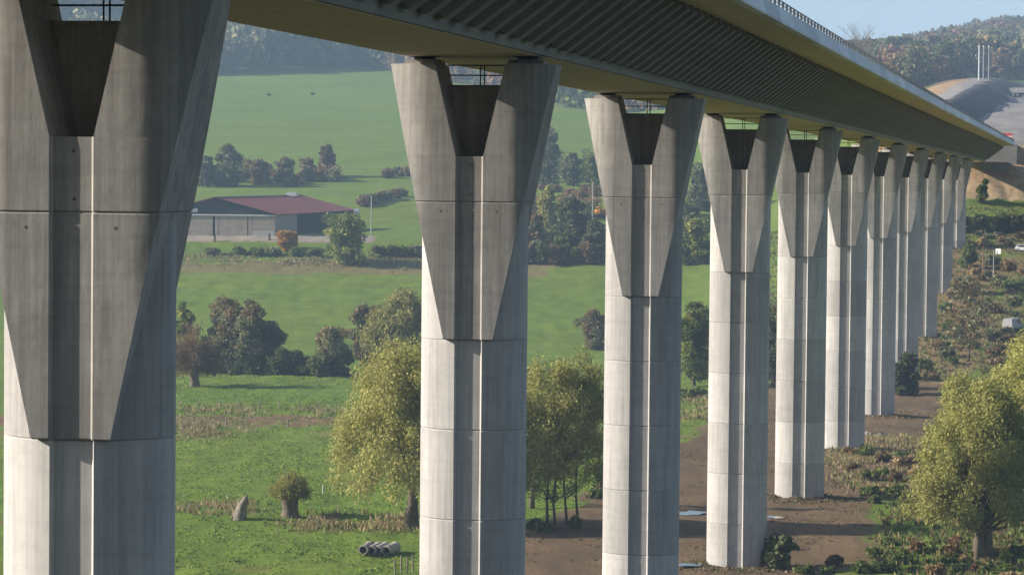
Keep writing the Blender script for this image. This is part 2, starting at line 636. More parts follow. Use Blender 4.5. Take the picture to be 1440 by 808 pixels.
C = 0.045
mb = MB()
mb.loft([head_ring(-2 * HV, C), head_ring(-2 * HV + C)] + [head_ring(z) for z in np.linspace(-2 * HV + C, -HV - C, 8)[1:]] + [head_ring(-HV, C)])
ME_HEAD_LO = smooth_by_angle(mb.mesh("head_lower"))
mb = MB()
mb.loft([head_ring(-HV, C), head_ring(-HV + C)] + [head_ring(z) for z in np.linspace(-HV + C, -4.12, 4)[1:]])
for sd in (-1, 1):
    mb.loft([arm_ring(z, sd) for z in np.linspace(-4.12, 0, 6)], cap0=False, cap1=True)
ME_HEAD_UP = smooth_by_angle(mb.mesh("head_upper"))
mb = MB()
rings = []
for z in (-4.118, -0.97):
    xi = GW + 0.235 * (z + 4.12) + 0.03
    rings.append([Vector((-xi, 0.85, z)), Vector((xi, 0.85, z)), Vector((xi, 1.4, z)), Vector((-xi, 1.4, z))])
mb.loft(rings)
ME_WALL = mb.mesh("head_wall")
mb = MB()
xi = GW + 0.235 * 3.1
mb.box((0, 1.12, -0.92), (2 * xi, 0.7, 0.10))
ME_LIP = mb.mesh("wall_coping")
mb = MB()
for z in (-0.42, 0.03):
    mb.tube([(-1.6, 1.2, z), (1.6, 1.2, z)], 0.03, 6)
for x in (-0.02, 0.16):
    mb.tube([(x, 1.2, -0.9), (x, 1.2, 0.03)], 0.03, 6)
ME_RAILING = mb.mesh("head_railing")
mb = MB()
mb.loft([shaft_ring(-SEG, C), shaft_ring(-SEG + C), shaft_ring(-C), shaft_ring(0, C)])
ME_SHAFT = smooth_by_angle(mb.mesh("shaft_segment"))
mb = MB()
mb.loft([shaft_ring(-2 * HV + 0.01, 0.0), shaft_ring(-5.2, 0.0)])
ME_SHAFT_UP = smooth_by_angle(mb.mesh("shaft_top"))
mb = MB()
mb.loft([[Vector((x * 0.85, y * 0.75, 0)) for x, y in ((-1, -1), (1, -1), (1, 1), (-1, 1))],
         [Vector((x * 0.75, y * 0.65, 0.22)) for x, y in ((-1, -1), (1, -1), (1, 1), (-1, 1))]])
ME_PLINTH = mb.mesh("plinth")
mb = MB()
mb.tube([(0, 0, 0), (0, 0, 0.12)], 0.5, 16)
mb.box((0, 0, 0.15), (1.15, 1.1, 0.06))
ME_BEARING = mb.mesh("bearing")

ME_TIE = mesh("tie_hole", [(0.05 * math.cos(k * math.pi / 5), 0, 0.05 * math.sin(k * math.pi / 5)) for k in range(10)] + [(0, 0.004, 0)],
              [(k, (k + 1) % 10, 10) for k in range(10)])
M_HOLE = plain("hole_shadow", (0.11, 0.10, 0.09), 0.95)
PIER_LABELS = [
    "nearest concrete viaduct pier filling the left edge of the picture",
    "second viaduct pier from the left, rising in front of the golden willow",
    "third viaduct pier from the left, beside the slender green trees",
    "fourth viaduct pier from the left, with puddles behind its foot",
    "fifth viaduct pier from the left, its whole foot standing on brown mud",
    "sixth viaduct pier from the left, foot behind pale dry grass",
    "seventh viaduct pier from the left, foot in shade beside a dark bush",
    "eighth viaduct pier from the left, foot hidden by a dark bush",
    "ninth viaduct pier from the left, standing on orange earth",
    "tenth viaduct pier from the left, largely covered by the ninth",
    "last viaduct pier before the far abutment and chalk slope",
]
for i in range(11):
    Y = D0 + SPAN * i
    X = float(axis_x(Y))
    zb = H(X, Y) if Y > 100 else H(X, Y)
    rz = -axis_heading(Y) + math.radians(2.5)
    t = thing("viaduct_pier", PIER_LABELS[i], "bridge pier", (X, Y, zb), rz, "concrete piers of the viaduct")
    top = ZTOP - zb
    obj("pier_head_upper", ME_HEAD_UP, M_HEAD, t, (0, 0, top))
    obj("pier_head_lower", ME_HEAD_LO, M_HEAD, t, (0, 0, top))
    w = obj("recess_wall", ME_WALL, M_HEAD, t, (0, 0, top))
    obj("coping", ME_LIP, M_HEAD, w)
    obj("railing", ME_RAILING, M_STEEL, w)
    obj("shaft_top", ME_SHAFT_UP, M_SHAFT, t, (0, 0, top))
    for sd in (-1, 1):
        p = obj("bearing", ME_BEARING, M_STEEL, t, (sd * 2.35, -0.1, top + 0.22))
        obj("plinth", ME_PLINTH, M_HEAD, p, (0, 0, -0.22))
    for x, zz in ((-1.25, -HV - 0.42), (1.25, -HV - 0.42), (0.05, -HV + 0.35), (0.02, -4.5)):
        yy = -(FB + 0.003) if abs(x) > GW else -(FB - GD + 0.003)
        obj("tie_hole", ME_TIE, M_HOLE, t, (x, yy, top + zz))
    z = top - 2 * HV
    while z > -0.3:
        obj("shaft_segment", ME_SHAFT, M_SHAFT, t, (0, 0, z))
        z -= SEG

# ---------------------------------------------------------------- viaduct deck
Y_END = 655.0
DECK = thing("viaduct_deck", "long concrete viaduct deck with dark ribbed flank running across the piers", "bridge deck", (0, 0, 0))
stations = list(np.arange(8.0, Y_END, 6.0)) + [Y_END]


def deck_pt(Y, t, z):
    h = axis_heading(Y)
    return Vector((float(axis_x(Y)) + t * math.cos(h), Y - t * math.sin(h), ZS + z))


def sweep(profile, closed=True):
    m = MB()
    m.loft([[deck_pt(Y, t, z) for t, z in profile] for Y in stations], cap=True)
    return m


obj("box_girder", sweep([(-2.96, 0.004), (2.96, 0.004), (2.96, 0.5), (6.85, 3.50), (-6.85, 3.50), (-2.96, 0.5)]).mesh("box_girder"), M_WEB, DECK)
obj("soffit", sweep([(-3.0, -0.04), (3.0, -0.04), (3.0, 0.0), (-3.0, 0.0)]).mesh("soffit"), M_SOFFIT, DECK)
for sd in (-1, 1):
    prof = [(2.965, 0.004), (3.16, 0.02), (3.30, 0.50), (2.965, 0.50)]
    prof = [(sd * t, z) for t, z in (prof if sd > 0 else prof[::-1])]
    obj("flange_beam", sweep(prof).mesh("flange_beam"), M_FLANGE, DECK)
obj("deck_slab", sweep([(-9.49, 3.55), (-6.9, 3.47), (6.9, 3.47), (9.49, 3.55), (9.49, 3.85), (-9.49, 3.85)]).mesh("deck_slab"), M_SOFFIT, DECK)
for sd in (-1, 1):                        # cornice units
    pr = [(9.50, 3.50), (9.97, 3.50), (9.99, 3.62), (9.70, 4.50), (9.50, 4.50)]
    n_unit = 0
    Yc = 60.0
    while Yc < Y_END - 0.1:
        L = 8.0
        if sd < 0:
            Y2 = Y_END
            Ys = [8.0] + list(np.arange(Yc, Y2, 20)) + [Y2]
        else:
            Y2 = min(Yc + L - 0.03, Y_END)
            Ys = [Yc, Y2]
        p2 = [(sd * t, z) for t, z in (pr if sd > 0 else pr[::-1])]
        m = MB()
        m.loft([[deck_pt(Y, t, z) for t, z in p2] for Y in Ys], cap=True)
        obj("cornice", m.mesh("cornice"), M_CORNICE, DECK)
        Yc += L
        if sd < 0:
            break
# railing on the right-hand edge
rb = MB()
for z, r in ((4.92, 0.045), (4.72, 0.03)):
    rb.tube([deck_pt(Y, 9.62, z) for Y in stations[8:]], r, 5)
Yp = 60.0
while Yp < Y_END:
    rb.box(deck_pt(Yp, 9.62, 4.70), (0.14, 0.22, 0.44))
    Yp += 2.2
tag(obj("parapet_railing", rb.mesh("parapet_railing"), M_RAIL, DECK), kind="stuff")
# ribs of the right-hand flank (18 to a span)
rm = MB()
t0, z0, t1, z1 = 3.02, 0.47, 7.0, 3.50
dv = Vector((t1 - t0, 0, z1 - z0))
nv = Vector((dv.z, 0, -dv.x)).normalized()       # outward (right and down)
p0, p1 = Vector((t0, 0, z0)), Vector((t1, 0, z1))
foot = p0 + dv.normalized() * 0.45


def rib_sec(p, wi, wo, pv):
    return [p + Vector((0, -wi / 2, 0)), p + Vector((0, wi / 2, 0)), p + nv * pv + Vector((0, wo / 2, 0)), p + nv * pv + Vector((0, -wo / 2, 0))]


rm.loft([rib_sec(p0, 1.5, 0.3, 0.04), rib_sec(foot, 1.5, 0.95, 0.50), rib_sec(p1, 1.5, 0.95, 0.50)])
ME_RIB = rm.mesh("rib")
pitch = SPAN / 18
Yr = D0 - 9 * pitch
while Yr < Y_END - 0.5:
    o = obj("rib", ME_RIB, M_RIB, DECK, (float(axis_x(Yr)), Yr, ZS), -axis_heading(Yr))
    Yr += pitch


# ---------------------------------------------------------------- vegetation
PAL = {
    "gold": [(0.43, 0.40, 0.13), (0.31, 0.31, 0.10), (0.54, 0.48, 0.18)],
    "olive": [(0.40, 0.39, 0.12), (0.29, 0.31, 0.09), (0.50, 0.46, 0.16)],
    "green": [(0.16, 0.20, 0.06), (0.11, 0.15, 0.04), (0.22, 0.24, 0.075)],
    "dark": [(0.13, 0.15, 0.065), (0.09, 0.115, 0.05), (0.20, 0.20, 0.09)],
    "grey": [(0.25, 0.25, 0.13), (0.18, 0.19, 0.09), (0.33, 0.30, 0.17)],
    "brown": [(0.27, 0.18, 0.09), (0.20, 0.14, 0.07), (0.32, 0.23, 0.12)],
    "rust": [(0.29, 0.16, 0.085), (0.22, 0.13, 0.07), (0.34, 0.21, 0.11)],
    "orange": [(0.50, 0.26, 0.05), (0.40, 0.22, 0.05), (0.55, 0.32, 0.08)],
    "straw": [(0.42, 0.31, 0.16), (0.33, 0.25, 0.12), (0.48, 0.37, 0.20)],
    "red": [(0.28, 0.145, 0.10), (0.22, 0.13, 0.09), (0.32, 0.19, 0.12)],
}


def unit(v):
    return v / np.maximum(np.linalg.norm(v, axis=-1, keepdims=True), 1e-9)


def leaves(cen, rad, n, size, elong, droop, pal, rng, flat=0.85, lo=0.35, up=0.2, pal2=None):
    """n leaf-clump faces spread through the clumps (centres, radii); returns verts, faces, tint"""
    cen = np.asarray(cen)
    rad = np.asarray(rad)
    idx = rng.choice(len(cen), n, p=rad ** 2 / np.sum(rad ** 2))
    d = unit(rng.normal(size=(n, 3)) + np.array([0, 0, up]))
    r = rad[idx] * (lo + (1.0 - lo) * rng.random(n) ** 0.7 + 0.16 * np.abs(rng.normal(size=n)))
    p = cen[idx] + d * r[:, None] * np.array([1, 1, flat])
    L = unit(d * 0.6 + np.array([0, 0, -1]) * droop + rng.normal(size=(n, 3)) * 0.55)
    W = unit(np.cross(L, rng.normal(size=(n, 3))))
    s = size * (0.55 + 0.9 * rng.random(n))[:, None]
    v = np.stack([p + L * s * elong, p + W * s, p - L * s * elong, p - W * s], 1).reshape(-1, 3)
    f = np.arange(4 * n).reshape(-1, 4)
    pal = np.asarray(pal)
    bm_ = rng.random(len(cen))[idx]
    a = np.clip(0.55 * bm_ + 0.45 * rng.random(n), 0, 1)[:, None]
    col = pal[0] * (1 - a) + pal[1] * a
    if pal2 is not None:
        alt = (np.random.default_rng(len(cen)).random(len(cen)) < 0.30)[idx][:, None]
        p2 = np.asarray(pal2)
        col = np.where(alt, p2[0] * (1 - a) + p2[1] * a, col)
    hi = (rng.random(n) < 0.22)[:, None]
    col = np.where(hi, pal[2], col) * (0.78 + 0.44 * rng.random(n))[:, None]
    return v, f, np.repeat(col, 4, 0)


def crown_blobs(kind, Hh, W, base, rng, nb):
    cen, rad = [], []
    if kind == "willow":
        # arching limbs with hanging curtains
        nl = max(7, nb // 9)
        for k in range(nl):
            a = 2 * math.pi * (k + 0.6 * rng.random()) / nl
            top = Hh * (0.66 + 0.30 * rng.random())
            R = W / 2 * (0.55 + 0.5 * rng.random())
            for q in range(nb // nl):
                u = rng.random() ** 0.7
                r_ = R * (0.12 + 0.88 * u)
                arch = top - (top - base) * (0.62 * u ** 2.8) - Hh * 0.05 * rng.random()
                hang = rng.random() ** 1.7 * (arch - base) * 0.62 * (0.25 + 0.75 * u)
                a2 = a + rng.normal() * 0.30
                cen.append((math.cos(a2) * r_, math.sin(a2) * r_, max(base + 0.06 * Hh, arch - hang)))
                rad.append(W * (0.055 + 0.055 * rng.random()))
    else:
        nl = 10
        zs = np.linspace(0.18, 0.86, nl)
        for k in range(nl):
            a = rng.random() * 6.283
            z = base + (Hh - base) * zs[k]
            env = math.sin(math.pi * min(0.97, 0.22 + 0.66 * zs[k])) ** 0.7
            off = W * 0.15 * env * (0.3 + 1.1 * rng.random()) * (0.2 if k == nl - 1 else 1)
            c0 = np.array([math.cos(a) * off, math.sin(a) * off, z])
            lr = W * env * (0.24 + 0.10 * rng.random())
            for q in range(max(3, nb * 2 // nl)):
                d = unit(rng.normal(size=3))
                p = c0 + d * lr * (0.5 + 0.55 * rng.random()) * np.array([1, 1, 1.05])
                p[2] = min(max(p[2], base + 0.04 * Hh), Hh * 0.95)
                cen.append(p)
                rad.append(W * (0.075 + 0.075 * rng.random()))
    return np.array(cen), np.array(rad)


def branches(mb, Hh, base, W, cen, rng, r0, stems=1, nlimb=10):
    for s in range(stems):
        off = Vector(((s - (stems - 1) / 2) * 0.9 * (0.7 + 0.6 * rng.random()), rng.normal() * 0.4, 0)) if stems > 1 else Vector((0, 0, 0))
        lean = Vector((rng.normal() * 0.06 * Hh + off.x * 1.2, rng.normal() * 0.05 * Hh, 0))
        pts = [off + lean * (k / 5) ** 1.5 + Vector((rng.normal(), rng.normal(), 0)) * 0.012 * Hh * (k > 0) + Vector((0, 0, Hh * 0.72 * k / 5 - (0.4 if k == 0 else 0))) for k in range(6)]
        rr = [r0 * (1.35 if k == 0 else 1.0 - 0.16 * k) for k in range(6)]
        mb.tube(pts, rr, 7)
        order = rng.permutation(len(cen))[:nlimb]
        for j in order:
            tgt = Vector(cen[j])
            k = int(np.clip((tgt.z * 0.75 - base * 0.5) / (Hh * 0.72) * 5, 1, 4))
            st = pts[k]
            mid = st.lerp(tgt, 0.5) + Vector((rng.normal(), rng.normal(), rng.normal() + 0.5)) * 0.03 * Hh
            mb.tube([st, mid, tgt], [rr[k] * 0.45, rr[k] * 0.28, rr[k] * 0.08], 5)
        for w_ in range(4):
            out = Vector((tgt.x, tgt.y, (tgt.z - Hh * 0.45) * 0.8)).normalized() + Vector((rng.normal(), rng.normal(), rng.normal() + 0.4)) * 0.5
            mb.tube([mid.lerp(tgt, 0.5 + 0.5 * rng.random()), tgt + out * W * (0.10 + 0.10 * rng.random())], [rr[k] * 0.10, rr[k] * 0.04], 3, cap=False)


def build_tree(name, label, cat, loc, Hh, W, kind="round", pal="green", n=3000, leaf=0.3, base=0.25, flat=0.85, group=None, seed=0,
               stems=1, nb=None, trunk_r=None, elong=1.3, droop=0.0, lo=0.35, nlimb=10):
    rng = np.random.default_rng(seed * 131 + 17)
    t = thing(name, label, cat, loc, 0, group)
    cen, rad = crown_blobs(kind, Hh, W, base * Hh, rng, nb or 34)
    mb = MB()
    branches(mb, Hh, base * Hh, W, cen, rng, trunk_r or 0.022 * Hh, stems, nlimb)
    obj("trunk", mb.mesh("trunk", True), M_BARK, t)
    v, f, c = leaves(cen, rad, n, leaf, elong, droop, PAL[pal] if isinstance(pal, str) else pal, rng, lo=lo, flat=flat, up=-0.3 if kind == "willow" else 0.2, pal2=PAL[{"grey": "brown", "dark": "grey", "green": "olive", "brown": "grey", "gold": "olive", "olive": "gold"}.get(pal, "brown")])
    obj("crown", mesh("crown", v, f, c), M_LEAF, t)
    return t


def tree_px(name, label, cat, px, py, h, w, Y=None, top_from=None, **kw):
    """tree whose foot shows at photograph pixel (px, py), h pixels tall and w wide"""
    if Y is None:
        g = ground_at(px, py)
    else:
        x = at_depth(px, py, Y).x
        g = Vector((x, Y, H(x, Y)))
    k = g.y / F
    if top_from is not None:       # top of crown at that pixel row
        h = (at_depth(px, top_from, g.y).z - g.z) / k
    return build_tree(name, label, cat, g, h * k, w * k, **kw)


def bush_px(label, px, py, w, h, pal="green", n=900, leaf=None, group=None, seed=0, name="bush", cat="bush", Y=None):
    if Y is None:
        g = ground_at(px, py)
    else:
        x = at_depth(px, py, Y).x
        g = Vector((x, Y, H(x, Y)))
    k = g.y / F
    W, Hh = w * k, h * k
    rng = np.random.default_rng(seed * 77 + 5)
    nb = 14
    cen, rad = [], []
    for q in range(nb):
        a = rng.random() * 6.283
        r = math.sqrt(rng.random()) * W * 0.34
        u = rng.random()
        cen.append((math.cos(a) * r, math.sin(a) * r * 0.8, Hh * (0.06 + 0.70 * u * (1 - 0.5 * (r / (W * 0.5)) ** 2))))
        rad.append(min(W, Hh * 1.4) * (0.16 + 0.12 * rng.random()))
    v, f, c = leaves(np.array(cen), np.array(rad), n, leaf or max(0.12, 2.2 * k), 1.3, 0.0, PAL[pal], rng)
    v[:, 2] = np.maximum(v[:, 2], -0.1)
    t = thing(name, label, cat, g, 0, group)
    mb = MB()
    for q in range(6):
        tgt = Vector(cen[q])
        mb.tube([(tgt.x * 0.15, tgt.y * 0.15, -0.15), (tgt.x * 0.5, tgt.y * 0.5, tgt.z * 0.6), tgt], [0.05 + 0.006 * Hh, 0.035, 0.012], 4)
    obj("stem", mb.mesh("stem"), M_BARK, t)
    obj("foliage", mesh("foliage", v, f, c), M_LEAF, t)
    return t


def pollard(name, label, px, py, h, w, trunk_h, trunk_w, pal, n, seed, leaf):
    g = ground_at(px, py)
    k = g.y / F
    Hh, W, th, tr = h * k, w * k, trunk_h * k, trunk_w * k / 2
    rng = np.random.default_rng(seed)
    t = thing(name, label, "tree", g)
    mb = MB()
    rings = []
    for q, (u, r) in enumerate(((-0.08, 1.15), (0.05, 1.0), (0.35, 0.86), (0.7, 0.95), (0.88, 1.25), (1.0, 1.05), (1.06, 0.5))):
        rings.append([Vector((math.cos(a) * tr * r * (1 + 0.16 * math.sin(3 * a + q) + 0.1 * rng.normal()), math.sin(a) * tr * r * (1 + 0.1 * rng.normal()), th * u)) for a in np.linspace(0, 2 * math.pi, 12)[:-1]])
    mb.loft(rings)
    obj("trunk", mb.mesh("trunk", True), M_BARK, t)
    mb = MB()
    vv, ff, cc, nn = [], [], [], 0
    tips = []
    for q in range(70):
        d = unit(rng.normal(size=3) * np.array([1, 1, 0.7]) + np.array([0, 0, 0.55]))
        if d[2] < -0.1:
            d[2] *= -0.3
        L = (Hh - th) * (0.65 + 0.35 * rng.random())
        e = np.array([d[0] * W * 0.5 * (0.7 + 0.3 * rng.random()), d[1] * W * 0.5, th * 0.9 + max(0.05, d[2]) * L])
        mb.tube([(d[0] * tr * 0.7, d[1] * tr * 0.7, th * 0.92), e], [0.045, 0.012], 3, cap=False)
        tips.append((d, e))
    obj("shoots", mb.mesh("shoots"), M_BARK, t)
    st = np.array([[d[0] * tr, d[1] * tr, th * 0.95] for d, e in tips])
    en = np.array([e for d, e in tips])
    idx = rng.integers(0, len(tips), n)
    u = 0.25 + 0.8 * rng.random(n) ** 0.7
    p = st[idx] + (en[idx] - st[idx]) * u[:, None] + rng.normal(size=(n, 3)) * 0.12 * W * 0.5
    L = unit((en - st)[idx] + rng.normal(size=(n, 3)) * 0.4)
    Wd = unit(np.cross(L, rng.normal(size=(n, 3))))
    s = leaf * (0.5 + rng.random(n))[:, None]
    v = np.stack([p + L * s * 2, p + Wd * s * 0.7, p - L * s * 2, p - Wd * s * 0.7], 1).reshape(-1, 3)
    pl = np.asarray(PAL[pal])
    c = pl[rng.integers(0, 3, n)] * (0.75 + 0.5 * rng.random(n))[:, None]
    obj("crown", mesh("crown", v, np.arange(4 * n).reshape(-1, 4), np.repeat(c, 4, 0)), M_LEAF, t)
    return t


ORD = ["first", "second", "third", "fourth", "fifth", "sixth", "seventh", "eighth", "ninth", "tenth", "eleventh", "twelfth", "thirteenth", "fourteenth", "fifteenth", "sixteenth", "seventeenth", "eighteenth"]


def rank(xs, k):
    return ORD[sorted(range(len(xs)), key=lambda i: xs[i]).index(k)]


# --- willows and trees in the valley
W_ = dict(kind="willow", leaf=0.052, elong=2.7, droop=0.7, lo=0.1, flat=1.2)
tree_px("willow_tree", "big golden willow half hidden by the second viaduct pier", "tree", 579, 742, 276, 228, pal="gold", n=105000, nb=230, base=0.10, seed=1, trunk_r=0.55, **W_)
tree_px("willow_tree", "golden willow crown showing behind the big willow, higher up the meadow", "tree", 560, 520, 122, 120, pal="gold", n=26000, nb=130, base=0.12, seed=2, trunk_r=0.4, **{**W_, "leaf": 0.10})
tree_px("willow_tree", "slender yellow green willow just right of the second pier", "tree", 776, 742, 264, 150, pal="olive", n=27000, nb=150, base=0.06, seed=3, trunk_r=0.13, stems=2, nlimb=16, **W_)
tree_px("willow_tree", "thin green willow with bare lower stems left of the third pier", "tree", 806, 738, 258, 130, pal="olive", n=22000, nb=130, base=0.08, seed=4, trunk_r=0.12, stems=2, nlimb=16, **W_)
tree_px("willow_tree", "golden willow low behind the slender pair of willows", "tree", 748, 715, 200, 95, pal="gold", n=8000, nb=70, base=0.06, seed=5, trunk_r=0.25, **W_)
tree_px("willow_tree", "large yellow green willow with forked dark trunk at lower right", "tree", 1384, 788, 272, 216, pal="olive", n=90000, nb=210, base=0.12, seed=6, trunk_r=0.50, stems=2, nlimb=20, **W_)
tree_px("willow_tree", "tall yellow willow cut by the right edge of the picture", "tree", 1440, 735, 285, 190, pal="olive", n=90000, nb=210, base=0.06, seed=7, trunk_r=0.5, **W_)
tree_px("willow_tree", "yellow green willow leaning out at the foot of the right edge willows", "tree", 1352, 690, 175, 120, pal="olive", n=34000, nb=130, base=0.16, seed=8, trunk_r=0.28, stems=2, **W_)
tree_px("young_tree", "sparse young tree with thin twigs above the right edge willows", "tree", 1362, 508, 118, 84, kind="round", pal="grey", n=1500, nb=30, leaf=0.20, base=0.12, seed=9, trunk_r=0.15, nlimb=26)

pollard("pollard_willow", "small pollard willow with round olive crown in the near meadow", 407, 727, 66, 58, 33, 24, "olive", 15000, 3, 0.05)
pollard("pollard_tree", "pollard tree with reddish brown crown at the meadow edge", 273, 543, 90, 82, 24, 15, "brown", 15000, 4, 0.085)

HG = "hedgerow trees behind the near meadow"
for k, (lab, px, py, h, w, pal, n) in enumerate([
        ("tall grey green hedgerow tree behind the reddish pollard", 318, 522, 104, 76, "grey", 4200),
        ("broad grey green tree right of the tall hedgerow tree", 350, 523, 102, 62, "grey", 3800),
        ("hedgerow tree against the side of the nearest pier", 258, 521, 98, 44, "green", 2200),
        ("dark hedgerow tree with dense low crown in the middle of the hedge", 378, 524, 72, 60, "dark", 3600),
        ("dusky hedgerow tree with twiggy crown left of the golden willow", 462, 528, 68, 66, "grey", 3600),
        ("dark thin tree beside the golden willow crown up the meadow", 507, 515, 92, 40, "grey", 2000),
        ("dark green tree between the third and fourth piers", 976, 543, 116, 74, "green", 6000),
        ("dull round tree left of the third pier at the field foot", 834, 492, 55, 62, "grey", 4200),
        ("brownish tree left of the golden crown up the meadow", 524, 512, 84, 56, "brown", 3600),
        ("dark tree showing between the fourth and fifth piers", 1086, 545, 120, 60, "dark", 2500)]):
    tree_px("hedgerow_tree", lab, "tree", px, py, h, w, pal=pal, n=int(n * 4.2), nlimb=22, lo=0.2, leaf=0.12, base=0.02, seed=20 + k, group=HG, nb=40)
L_ = (292, 312, 335, 356, 392, 412, 430, 448, 480)
for k, px in enumerate(L_):
    bush_px(rank(L_, k) + " bush from the left in the dark hedge foot behind the meadow", px, 525 + (px - 290) * 0.02, 34, 36 + 6 * (k % 3), "dark", 2600, 0.15, "dark hedge foot bushes", 40 + k, "hedge_bush")

# --- round the barn
tree_px("field_tree", "round tree with olive and dark halves in front of the barn", "tree", 487, 372, 66, 76, pal="green", n=15000, leaf=0.165, base=0.05, seed=60, nb=60)
bush_px("small orange autumn tree by the barn corner", 404, 354, 27, 36, "orange", 2400, 0.2, None, 61, "autumn_bush")
HB = "bushes on the grass edge below the barn"
L_ = (385, 418, 440, 300, 335, 360, 532, 550, 572, 588)
for k, px in enumerate(L_):
    bush_px(rank(L_, k) + " low bush from the left in the ragged strip below the barn", px, 357 + (2 if px < 400 else 4), 26, 12 + 5 * (px > 500), "green" if k % 3 else "grey", 900, 0.25, HB, 62 + k)
HT = "hazy trees in the hedge behind the barn"
for k, (lab, px, py, h, w, pal) in enumerate([
        ("tallest blue green tree in the hedge left behind the barn", 322, 263, 57, 56, "dark"),
        ("hazy tree beside the nearest pier behind the barn", 293, 263, 42, 36, "dark"),
        ("single pointed brownish tree at the right end of the hedge behind the barn", 460, 250, 46, 32, "brown"),
        ("low hazy tree at the middle of the hedge behind the barn", 366, 259, 32, 40, "grey"),
        ("low hazy tree left of the pointed brownish tree", 432, 253, 28, 30, "brown"),
        ("low hazy tree under the red barn ridge line", 400, 256, 32, 38, "grey")]):
    tree_px("hedge_tree", lab, "tree", px, py, h, w, pal=pal, n=5000, leaf=0.27, base=0.03, seed=80 + k, group=HT, nb=30)
L_ = (510, 522, 533, 545, 556, 566, 546, 560.5, 575)
for k, (px, py) in enumerate(((510, 290), (522, 288), (533, 284), (545, 282), (556, 279), (566, 276), (545, 250), (560, 248), (575, 248))):
    bush_px(rank(L_, k) + " hazy scrub bush from the left on the field line right of the barn", px, py, 18, 14, "grey" if k % 2 else "brown", 700, 0.36, "scrub along the far field line", 90 + k)
L_ = (378, 440)
for k, (px, py) in enumerate(((378, 135), (440, 134))):
    bush_px(rank(L_, k) + " tiny bush from the left on the open far meadow", px, py, 5, 3, "dark", 60, 0.5, "tiny bushes on the far meadow", 100 + k)

# --- wooded bank seen between the second and third piers
for k, (lab, px, py, h, w, pal, nm) in enumerate([
        ("tall dark tree against the far meadow right of the second pier", 772, 268, 92, 46, "dark", "dark_tree"),
        ("golden tree on the bank between the second and third piers", 768, 330, 68, 44, "gold", "golden_tree"),
        ("dark bushy tree above the brown bank", 805, 262, 46, 40, "dark", "dark_tree"),
        ("dark bushy tree above the brown bank beside the third pier", 832, 262, 42, 36, "green", "dark_tree"),
        ("dark tree below the brown bank beside the two thin poles", 805, 345, 66, 60, "dark", "dark_tree"),
        ("dull tree at the foot of the bank beside the second pier", 752, 366, 62, 44, "grey", "dark_tree"),
        ("dark tree at the foot of the bank left of the third pier", 838, 366, 58, 40, "dark", "dark_tree"),
        ("hazy tree between the third and fourth pier heads", 985, 292, 55, 40, "dark", "dark_tree"),
        ("dull tree between the third and fourth piers below the heads", 978, 372, 62, 44, "green", "dark_tree")]):
    tree_px(nm, lab, "tree", px, py, h, w, pal=pal, n=8000, leaf=0.21, base=0.02, seed=110 + k, group="trees on the bank behind the piers", nb=34)
L_ = (745, 760, 776, 792, 808, 824, 842, 965, 980, 995)
for k, px in enumerate(L_):
    bush_px(rank(L_, k) + " bush from the left in the thicket above the green field", px, 371, 26, 30 + 8 * (k % 2), ("dark", "green", "brown")[k % 3], 1300, 0.26, "thicket bushes above the green field", 130 + k)

def nth(k):
    return "%d%s" % (k, "th" if 10 < k % 100 < 20 else {1: "st", 2: "nd", 3: "rd"}.get(k % 10, "th"))


def fill(what, n, x0, x1, y0, y1, w, h, pals, seed, group, leaf=0.21, nl=850):
    r_ = np.random.default_rng(seed)
    xs = np.sort(x0 + (x1 - x0) * (np.arange(n) + r_.random(n)) / n)
    for k_ in range(n):
        s_ = 0.7 + 0.7 * r_.random()
        py_ = y0 + (y1 - y0) * r_.random()
        bush_px(nth(k_ + 1) + " from the left of " + what, float(xs[k_]), py_, w * s_, h * s_ * (0.8 + 0.5 * r_.random()), pals[int(r_.integers(0, len(pals)))], nl, leaf, group, seed * 50 + k_)


fill("the dark bushes above the brown bank", 14, 744, 850, 240, 262, 28, 24, ["dark", "green", "grey"], 501, "bushes above the brown bank")
fill("the russet bushes on the brown bank", 14, 742, 850, 268, 286, 20, 10, ["rust", "brown", "brown"], 502, "russet bushes on the brown bank")
fill("the mixed bushes below the brown bank", 30, 742, 850, 300, 368, 28, 26, ["dark", "green", "grey", "brown", "dark"], 503, "mixed bushes below the brown bank")
fill("the bushes between the third and fourth piers", 14, 956, 1000, 250, 366, 26, 24, ["dark", "green", "grey"], 504, "bushes between the third and fourth piers")
fill("the low bushes of the long hazy hedge behind the barn", 14, 286, 480, 250, 263, 24, 18, ["grey", "dark", "brown"], 505, "low bushes of the hazy hedge", 0.26, 650)
fill("the dull weeds on the rough slope below the white sign", 30, 1318, 1442, 380, 520, 22, 9, ["brown", "grey", "straw", "green"], 506, "dull weeds on the rough slope", 0.22, 300)
fill("the dry weeds on the bank beyond the last pier", 12, 1352, 1442, 332, 350, 20, 8, ["brown", "straw", "grey"], 507, "dry weeds by the last pier", 0.25, 240)

